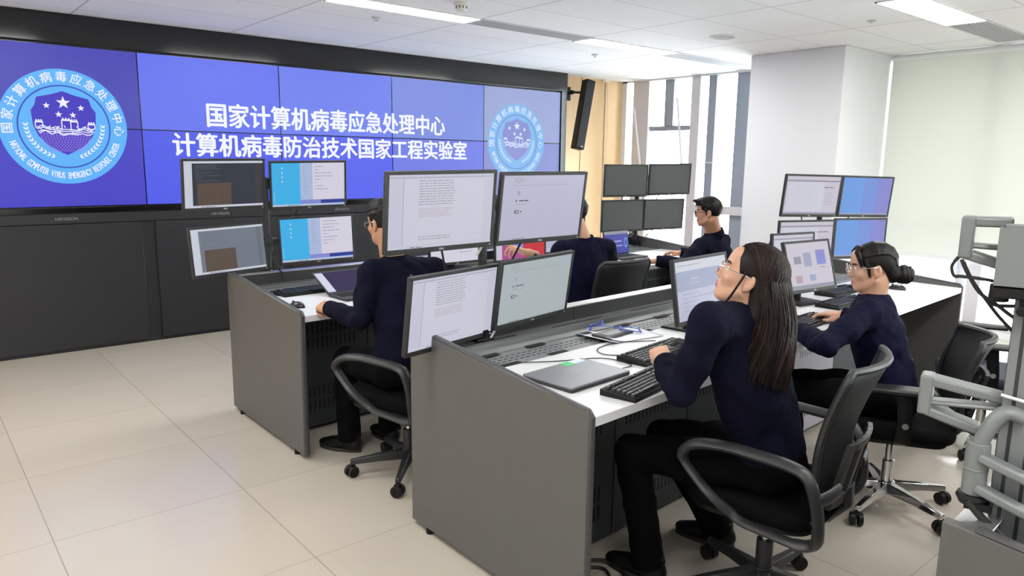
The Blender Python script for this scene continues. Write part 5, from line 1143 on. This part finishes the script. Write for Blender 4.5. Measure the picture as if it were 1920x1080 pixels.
def person(label, J, female=True, skin=M_skin, jack=M_jack, hair=None, face_az=0, face_el=0, face_roll=0, hsc=0.95, build_=1.0, hands=None, specs=None, fat=1.0, seed=1, hem=0.16):
    g = {k: A3(*v) for k, v in J.items()}; cb_ = {q: ((hands or {}).get(q) or {}).get('bare', 0.0) for q in 'LR'}
    root = thing('person', label, 'person', (g['pel'][0], g['pel'][1], 0))
    H = head_frame(face_az, face_el, face_roll); hc = g['head']; S = (g['L'] + g['R']) / 2; up = nrm(S - g['pel']); T = unit_frame(up, g['R'] - g['L']); rt, fwd = T[:, 0], T[:, 1]
    hips = {}
    PM = unit_frame((0, 0, 1), J.get('hipdir', g['R'] - g['L'])); hips['L'] = g['pel'] - PM[:, 0] * 0.085; hips['R'] = g['pel'] + PM[:, 0] * 0.085
    # ---- skin
    V, Fq, mi = head_mesh(H.T @ (g['neck'] - hc) / hsc, female, hsc, fat); parts = [(V @ H.T + hc, Fq, mi)]
    for sd in 'LR':
        hd = (hands or {}).get(sd)
        if hd:
            HF = frame_from(hd['dir'], hd.get('dorsal', (0, 0, 1))); V, Fq = hand_mesh(1 if sd == 'L' else -1, hd.get('curl', ((0.35, 0.5, 0.35),) * 4), hd.get('spread', 0.07), hd.get('thumb', 0.4), hd.get('stub', 0.10), sc=hd.get('sc', 0.95)); parts.append((V @ HF.T + g['wr' + sd], Fq, 0))
    lo = np.min([g[k] for k in g if g[k].shape == (3,)], 0) - 0.2; hi = np.max([g[k] for k in g if g[k].shape == (3,)], 0) + 0.2
    s = SDF(lo, hi, 0.012)
    s.chain([g['pel'], (g['pel'] * 0.5 + S * 0.5), S - up * 0.06], [0.10, 0.09, 0.10], k=0.05); s.cap(S - up * 0.08, g['neck'] - up * 0.02, 0.05, 0.04, k=0.02)
    for sd in 'LR':
        s.cap(S - up * 0.04, g[sd] - up * 0.02, 0.035, 0.035, k=0.02); s.chain([g[sd] - up * 0.02, g['el' + sd], g['wr' + sd]], [0.036, 0.034, 0.022], k=0.01); s.chain([hips[sd], g['kn' + sd], g['an' + sd]], [0.07, 0.048, 0.034], k=0.02)
    V, Fq = s.mesh(0); parts.append((V, Fq, 0))
    body = mesh_obj('body', parts, [skin, M_lips, M_brow], root); eyes(root, H, hc, hsc)
    # ---- jacket
    B = build_; s = SDF(lo, hi, 0.0065)
    s.ell(g['pel'] + up * 0.05, (0.165 * B, 0.125 * B, 0.15), T, k=0.0); s.ell(g['pel'] * 0.55 + S * 0.45, (0.158 * B, 0.118 * B, 0.19), T, k=0.06); s.ell(g['pel'] * 0.27 + S * 0.73 + fwd * 0.005, (0.165 * B, 0.118 * B, 0.17), T, k=0.06)
    for sd in 'LR': s.cap(g[sd] * 0.9 + S * 0.1 - up * 0.012, S - up * 0.012, 0.060 * B, 0.074 * B, k=0.04); s.cap(g[sd] * 0.55 + S * 0.45 + up * 0.016, g['neck'] - up * 0.012, 0.046, 0.056, k=0.04)
    for sd in 'LR':
        e, w = g['el' + sd], g['wr' + sd]; d = nrm(w - e)
        s.chain([g[sd], g[sd] * 0.45 + e * 0.55, e], [0.062 * B, 0.056 * B, 0.051 * B], k=0.03); s.chain([e, e * 0.45 + w * 0.55, w + d * 0.02], [0.051 * B, 0.047 * B, 0.039], k=0.015)
    s.wrinkle(0.0042, 30.0, seed); s.wrinkle(0.0020, 75.0, seed + 9)
    for sd in 'LR':
        d = nrm(g['wr' + sd] - g['el' + sd]); s.cut(g['wr' + sd] - d * (0.004 + cb_[sd]), d, 0.10)
    s.cut(g['pel'] - up * hem + up * 0.06, -up, 0.36)
    s.cap(g['neck'] + nrm(g['neck'] - S) * 0.0, g['neck'] + A3(0, 0, 0.15), 0.045, 0.06, k=0.0, op='sub')
    V, Fq = s.mesh(1); jo = mesh_obj('jacket', [(V, Fq, 0)], jack, root)
    # collar and cuffs
    nd = nrm(H @ A3(0, -0.03, -0.05) + hc - g['neck']) * 0.6 + up * 0.4; nd = nrm(nd); CF = unit_frame(nd, rt); N = 30; b = MB(); o = g['neck'] - nd * 0.012
    cr_ = 0.064 if female else 0.070
    prof = [(cr_ + 0.012, -0.02), (cr_ + 0.010, 0.020), (cr_ + 0.004, 0.044), (cr_ - 0.002, 0.044), (cr_ + 0.002, 0.020), (cr_ + 0.002, -0.02)]; vs = []
    for k in range(N + 1):
        a = R(90 + 24) + (2 * PI - R(48)) * k / N; fr = 1 - 0.35 * max(0, math.sin(a)) ** 2
        vs += [Vector(o + CF @ A3(r_ * math.cos(a), r_ * math.sin(a) * 1.04, z_ * (fr if z_ > 0 else 1))) for r_, z_ in prof]
    q = len(prof); b.add(vs, [(k * q + j, k * q + (j + 1) % q, (k + 1) * q + (j + 1) % q, (k + 1) * q + j) for k in range(N) for j in range(q)] + [tuple(range(q)), tuple(range(N * q, N * q + q))]); b.build('collar', jack, jo)
    for sd in 'LR':
        d = nrm(g['wr' + sd] - g['el' + sd]); w = g['wr' + sd] - d * (0.004 + cb_[sd]); b = MB(); b.lathe([(0.034, 0.006), (0.0405, 0.006), (0.0425, -0.004), (0.044, -0.030), (0.040, -0.034)], Vector(w), Vector(d), n=28); b.build('cuff', jack, jo)
    # ---- trousers
    s = SDF(lo, hi, 0.0075)
    s.ell(g['pel'] - A3(0, 0, 0.01), (0.160 * B, 0.135 * B, 0.115), PM, k=0.0)
    for sd in 'LR': s.chain([hips[sd], hips[sd] * 0.5 + g['kn' + sd] * 0.5, g['kn' + sd]], [0.092 * B, 0.082 * B, 0.066], k=0.03); s.chain([g['kn' + sd], g['kn' + sd] * 0.5 + g['an' + sd] * 0.5, g['an' + sd] - A3(0, 0, 0.03)], [0.066, 0.062, 0.064], k=0.015)
    s.wrinkle(0.0035, 34.0, seed + 3)
    for sd in 'LR': s.cut(g['an' + sd] - A3(0, 0, 0.035), nrm(g['an' + sd] - g['kn' + sd]), 0.10)
    V, Fq = s.mesh(1); mesh_obj('trousers', [(V, Fq, 0)], M_trou, root)
    # ---- shoes
    for sd in 'LR':
        an = g['an' + sd]; tp = g['toe' + sd]; d = tp - an; d[2] = 0; d = nrm(d); F_ = np.stack([np.array([d[1], -d[0], 0]), d, A3(0, 0, 1)], 1); o = A3(an[0], an[1], 0)
        s = SDF((-0.07, -0.11, -0.02), (0.07, 0.22, 0.14), 0.005)
        s.ell((0, -0.035, 0.045), (0.036, 0.042, 0.042), k=0); s.ell((0, 0.05, 0.044), (0.038, 0.09, 0.036), k=0.02); s.ell((0, 0.125, 0.034), (0.043, 0.065, 0.027), k=0.02); s.cap((0, -0.02, 0.05), (0, -0.025, 0.11), 0.036, 0.038, k=0.02)
        X, Y, Z = np.meshgrid(*[s.lo[i] + s.h * np.arange(s.n[i]) for i in range(3)], indexing='ij'); s.g = np.maximum(s.g, 0.014 - Z).astype(np.float32); s.cut((0, -0.02, 0.115), (0, 0, 1), 0.12)
        V, Fq = s.mesh(1); so = mesh_obj('shoe', [(V @ F_.T + o, Fq, 0)], M_shoe, root)
        ol = [(0.040 * math.cos(t) * (1 if math.sin(t) > 0 else 0.9), 0.058 + (0.132 if math.sin(t) > 0 else 0.132) * math.sin(t)) for t in [2 * PI * k / 28 for k in range(28)]]
        b = MB(); b.prism(ol, Vector(o), Vector(F_[:, 0]), Vector(F_[:, 1]), (0, 0, 0.018)); b.build('sole', M_sole, so, bevel=0.003)
    if hair: hair(root, H, hc, hsc)
    if specs: specs(root, H, hc, hsc)
    return root
def cap_hair(fn, M, **kw):
    def f(root, H, hc, sc): V, Fq = fn(H, hc, sc, **kw); mesh_obj('hair', [(V, Fq, 0)], M, root)
    return f
rest = ((0.30, 0.45, 0.30), (0.38, 0.5, 0.35), (0.45, 0.55, 0.4), (0.5, 0.6, 0.4))
fist = ((0.75, 1.0, 0.7), (0.85, 1.1, 0.8), (0.95, 1.1, 0.8), (1.0, 1.1, 0.8))

# woman with long hair, nearest the camera
W1 = dict(pel=(2.31, 1.30, 0.555), L=(1.945, 1.335, 1.105), R=(2.315, 1.335, 1.045), neck=(2.15, 1.335, 1.095), head=(2.165, 1.34, 1.222),
          elL=(1.925, 1.405, 0.86), wrL=(2.06, 1.60, 0.905), elR=(2.48, 1.47, 0.86), wrR=(2.56, 1.72, 0.84), knL=(2.03, 1.695, 0.525), knR=(2.30, 1.76, 0.51), anL=(2.105, 1.655, 0.10), anR=(2.545, 1.64, 0.10), toeL=(2.07, 1.85, 0), toeR=(2.49, 1.85, 0), hipdir=(1, 0.25, 0))
def w1_hair(root, H, hc, sc):
    parts = hair_long(H, hc, sc, (0.35, -0.93, 0), 0.37); ho = mesh_obj('hair', parts, [M_hairr, M_hairr2], root)
    P = lambda x, y, z: Vector(H @ (A3(x, y, z) * sc) + hc)
    b = MB(); b.tube(spl([P(-0.078, 0.015, 0.03), P(-0.081, 0.022, -0.03), P(-0.076, 0.030, -0.085), P(-0.068, 0.045, -0.14), P(-0.060, 0.05, -0.19)]), [0.004] * 25, n=6); b.build('front_lock', M_hairb, ho)
person('woman with long dark hair and thin glasses looking up at the screen', W1, True, M_skin, M_jack2, w1_hair, 118, 22, -4, 0.93, 0.98,
       dict(L=dict(dir=(0.62, 0.76, 0.20), dorsal=(-0.35, -0.05, 1), curl=fist, thumb=0.9, bare=0.03), R=dict(dir=(0.1, 1, -0.05), curl=rest)), lambda r, H, h, s: glasses(r, H, h, s, M_gold, True, 0.0010, 1.1), seed=11)
# woman with a bun
W2 = dict(pel=(3.47, 1.37, 0.55), L=(3.275, 1.43, 0.955), R=(3.60, 1.53, 0.945), neck=(3.44, 1.475, 0.975), head=(3.415, 1.485, 1.135),
          elL=(3.00, 1.46, 0.835), wrL=(3.145, 1.665, 0.842), elR=(3.74, 1.56, 0.80), wrR=(3.70, 1.735, 0.838), knL=(3.20, 1.74, 0.51), knR=(3.40, 1.84, 0.51), anL=(3.22, 1.72, 0.1), anR=(3.42, 1.80, 0.1), toeL=(3.16, 1.9, 0), toeR=(3.36, 1.98, 0), hipdir=(0.9, 0.45, 0))
person('woman with her hair in a bun and round glasses, using a mouse', W2, True, M_skin, M_jack, cap_hair(hair_bun, M_hairb), 126, -6, 0, 0.93, 0.95,
       dict(L=dict(dir=(0.55, 0.82, -0.06), curl=rest), R=dict(dir=(-0.45, 0.88, 0.0), curl=((0.15, 0.55, 0.4), (0.3, 0.6, 0.45), (0.5, 0.6, 0.5), (0.6, 0.6, 0.5)), thumb=0.3)), lambda r, H, h, s: glasses(r, H, h, s, M_gold, True, 0.0009, 1.05), seed=21)
# man at the left desk end
M1 = dict(pel=(1.91, 3.10, 0.555), L=(1.805, 3.25, 1.040), R=(2.165, 3.22, 1.025), neck=(1.955, 3.27, 1.075), head=(1.93, 3.32, 1.275),
          elL=(1.72, 3.20, 0.815), wrL=(1.672, 3.455, 0.838), elR=(2.33, 3.34, 0.82), wrR=(2.22, 3.60, 0.835), knL=(1.80, 3.53, 0.53), knR=(2.06, 3.52, 0.53), anL=(1.805, 3.53, 0.10), anR=(2.06, 3.52, 0.10), toeL=(1.69, 3.72, 0), toeR=(2.05, 3.75, 0), hipdir=(1, 0.2, 0))
person('man at the left desk end seen from behind, hand on a dark laptop', M1, False, M_skin2, M_jack2, cap_hair(hair_short, M_hairb, seed=4), 98, -8, 0, 0.93, 1.06,
       dict(L=dict(dir=(-0.12, 0.99, 0.06), dorsal=(-0.45, 0, 1), curl=fist, thumb=0.7), R=dict(dir=(-0.3, 0.95, 0), curl=rest)), lambda r, H, h, s: glasses(r, H, h, s, M_gold, False), seed=31)
# man in the middle, mostly hidden
M2 = dict(pel=(3.56, 3.42, 0.555), L=(3.38, 3.50, 1.02), R=(3.735, 3.42, 1.02), neck=(3.56, 3.48, 1.065), head=(3.49, 3.52, 1.255),
          elL=(3.41, 3.66, 0.83), wrL=(3.262, 3.71, 0.992), elR=(3.90, 3.55, 0.82), wrR=(3.82, 3.80, 0.835), knL=(3.42, 3.86, 0.53), knR=(3.68, 3.86, 0.53), anL=(3.42, 3.84, 0.10), anR=(3.68, 3.84, 0.10), toeL=(3.40, 4.0, 0), toeR=(3.70, 4.0, 0))
person('man in the middle, back turned, half hidden behind the nearest monitors, hand raised', M2, False, M_skin, M_jack, cap_hair(hair_short, M_hairb, seed=6), 110, 0, 0, 0.93, 1.05,
       dict(L=dict(dir=(-0.85, 0.38, 0.36), dorsal=(0.4, -0.2, 0.9), stub=0.06, curl=((0.05, 0.15, 0.1), (0.5, 0.8, 0.6), (0.7, 0.9, 0.6), (0.8, 0.9, 0.6)), thumb=-0.4, spread=0.12, bare=0.035, sc=1.05), R=dict(dir=(0, 1, 0), curl=rest)), None, seed=41)
# man in dark glasses at the far right
M3 = dict(pel=(5.21, 3.42, 0.555), L=(4.955, 3.52, 0.945), R=(5.32, 3.56, 0.955), neck=(5.135, 3.525, 1.035), head=(5.055, 3.535, 1.205),
          elL=(4.72, 3.50, 0.81), wrL=(4.575, 3.66, 0.836), elR=(5.40, 3.70, 0.80), wrR=(5.20, 3.90, 0.835), knL=(4.98, 3.84, 0.53), knR=(5.20, 3.92, 0.53), anL=(4.98, 3.82, 0.10), anR=(5.20, 3.90, 0.10), toeL=(4.9, 3.98, 0), toeR=(5.15, 4.05, 0), hipdir=(0.9, 0.4, 0))
person('man in dark-framed glasses in profile at the far desk, before the window', M3, False, M_skin2, M_jack2, cap_hair(hair_short, M_hairb, quiff=1.0, seed=8), 122, -2, 0, 0.95, 1.06,
       dict(L=dict(dir=(-0.5, 0.86, 0.0), curl=rest), R=dict(dir=(-0.4, 0.9, 0), curl=rest)), lambda r, H, h, s: glasses(r, H, h, s, M_gdark, False, 0.0014), fat=1.12, seed=51)
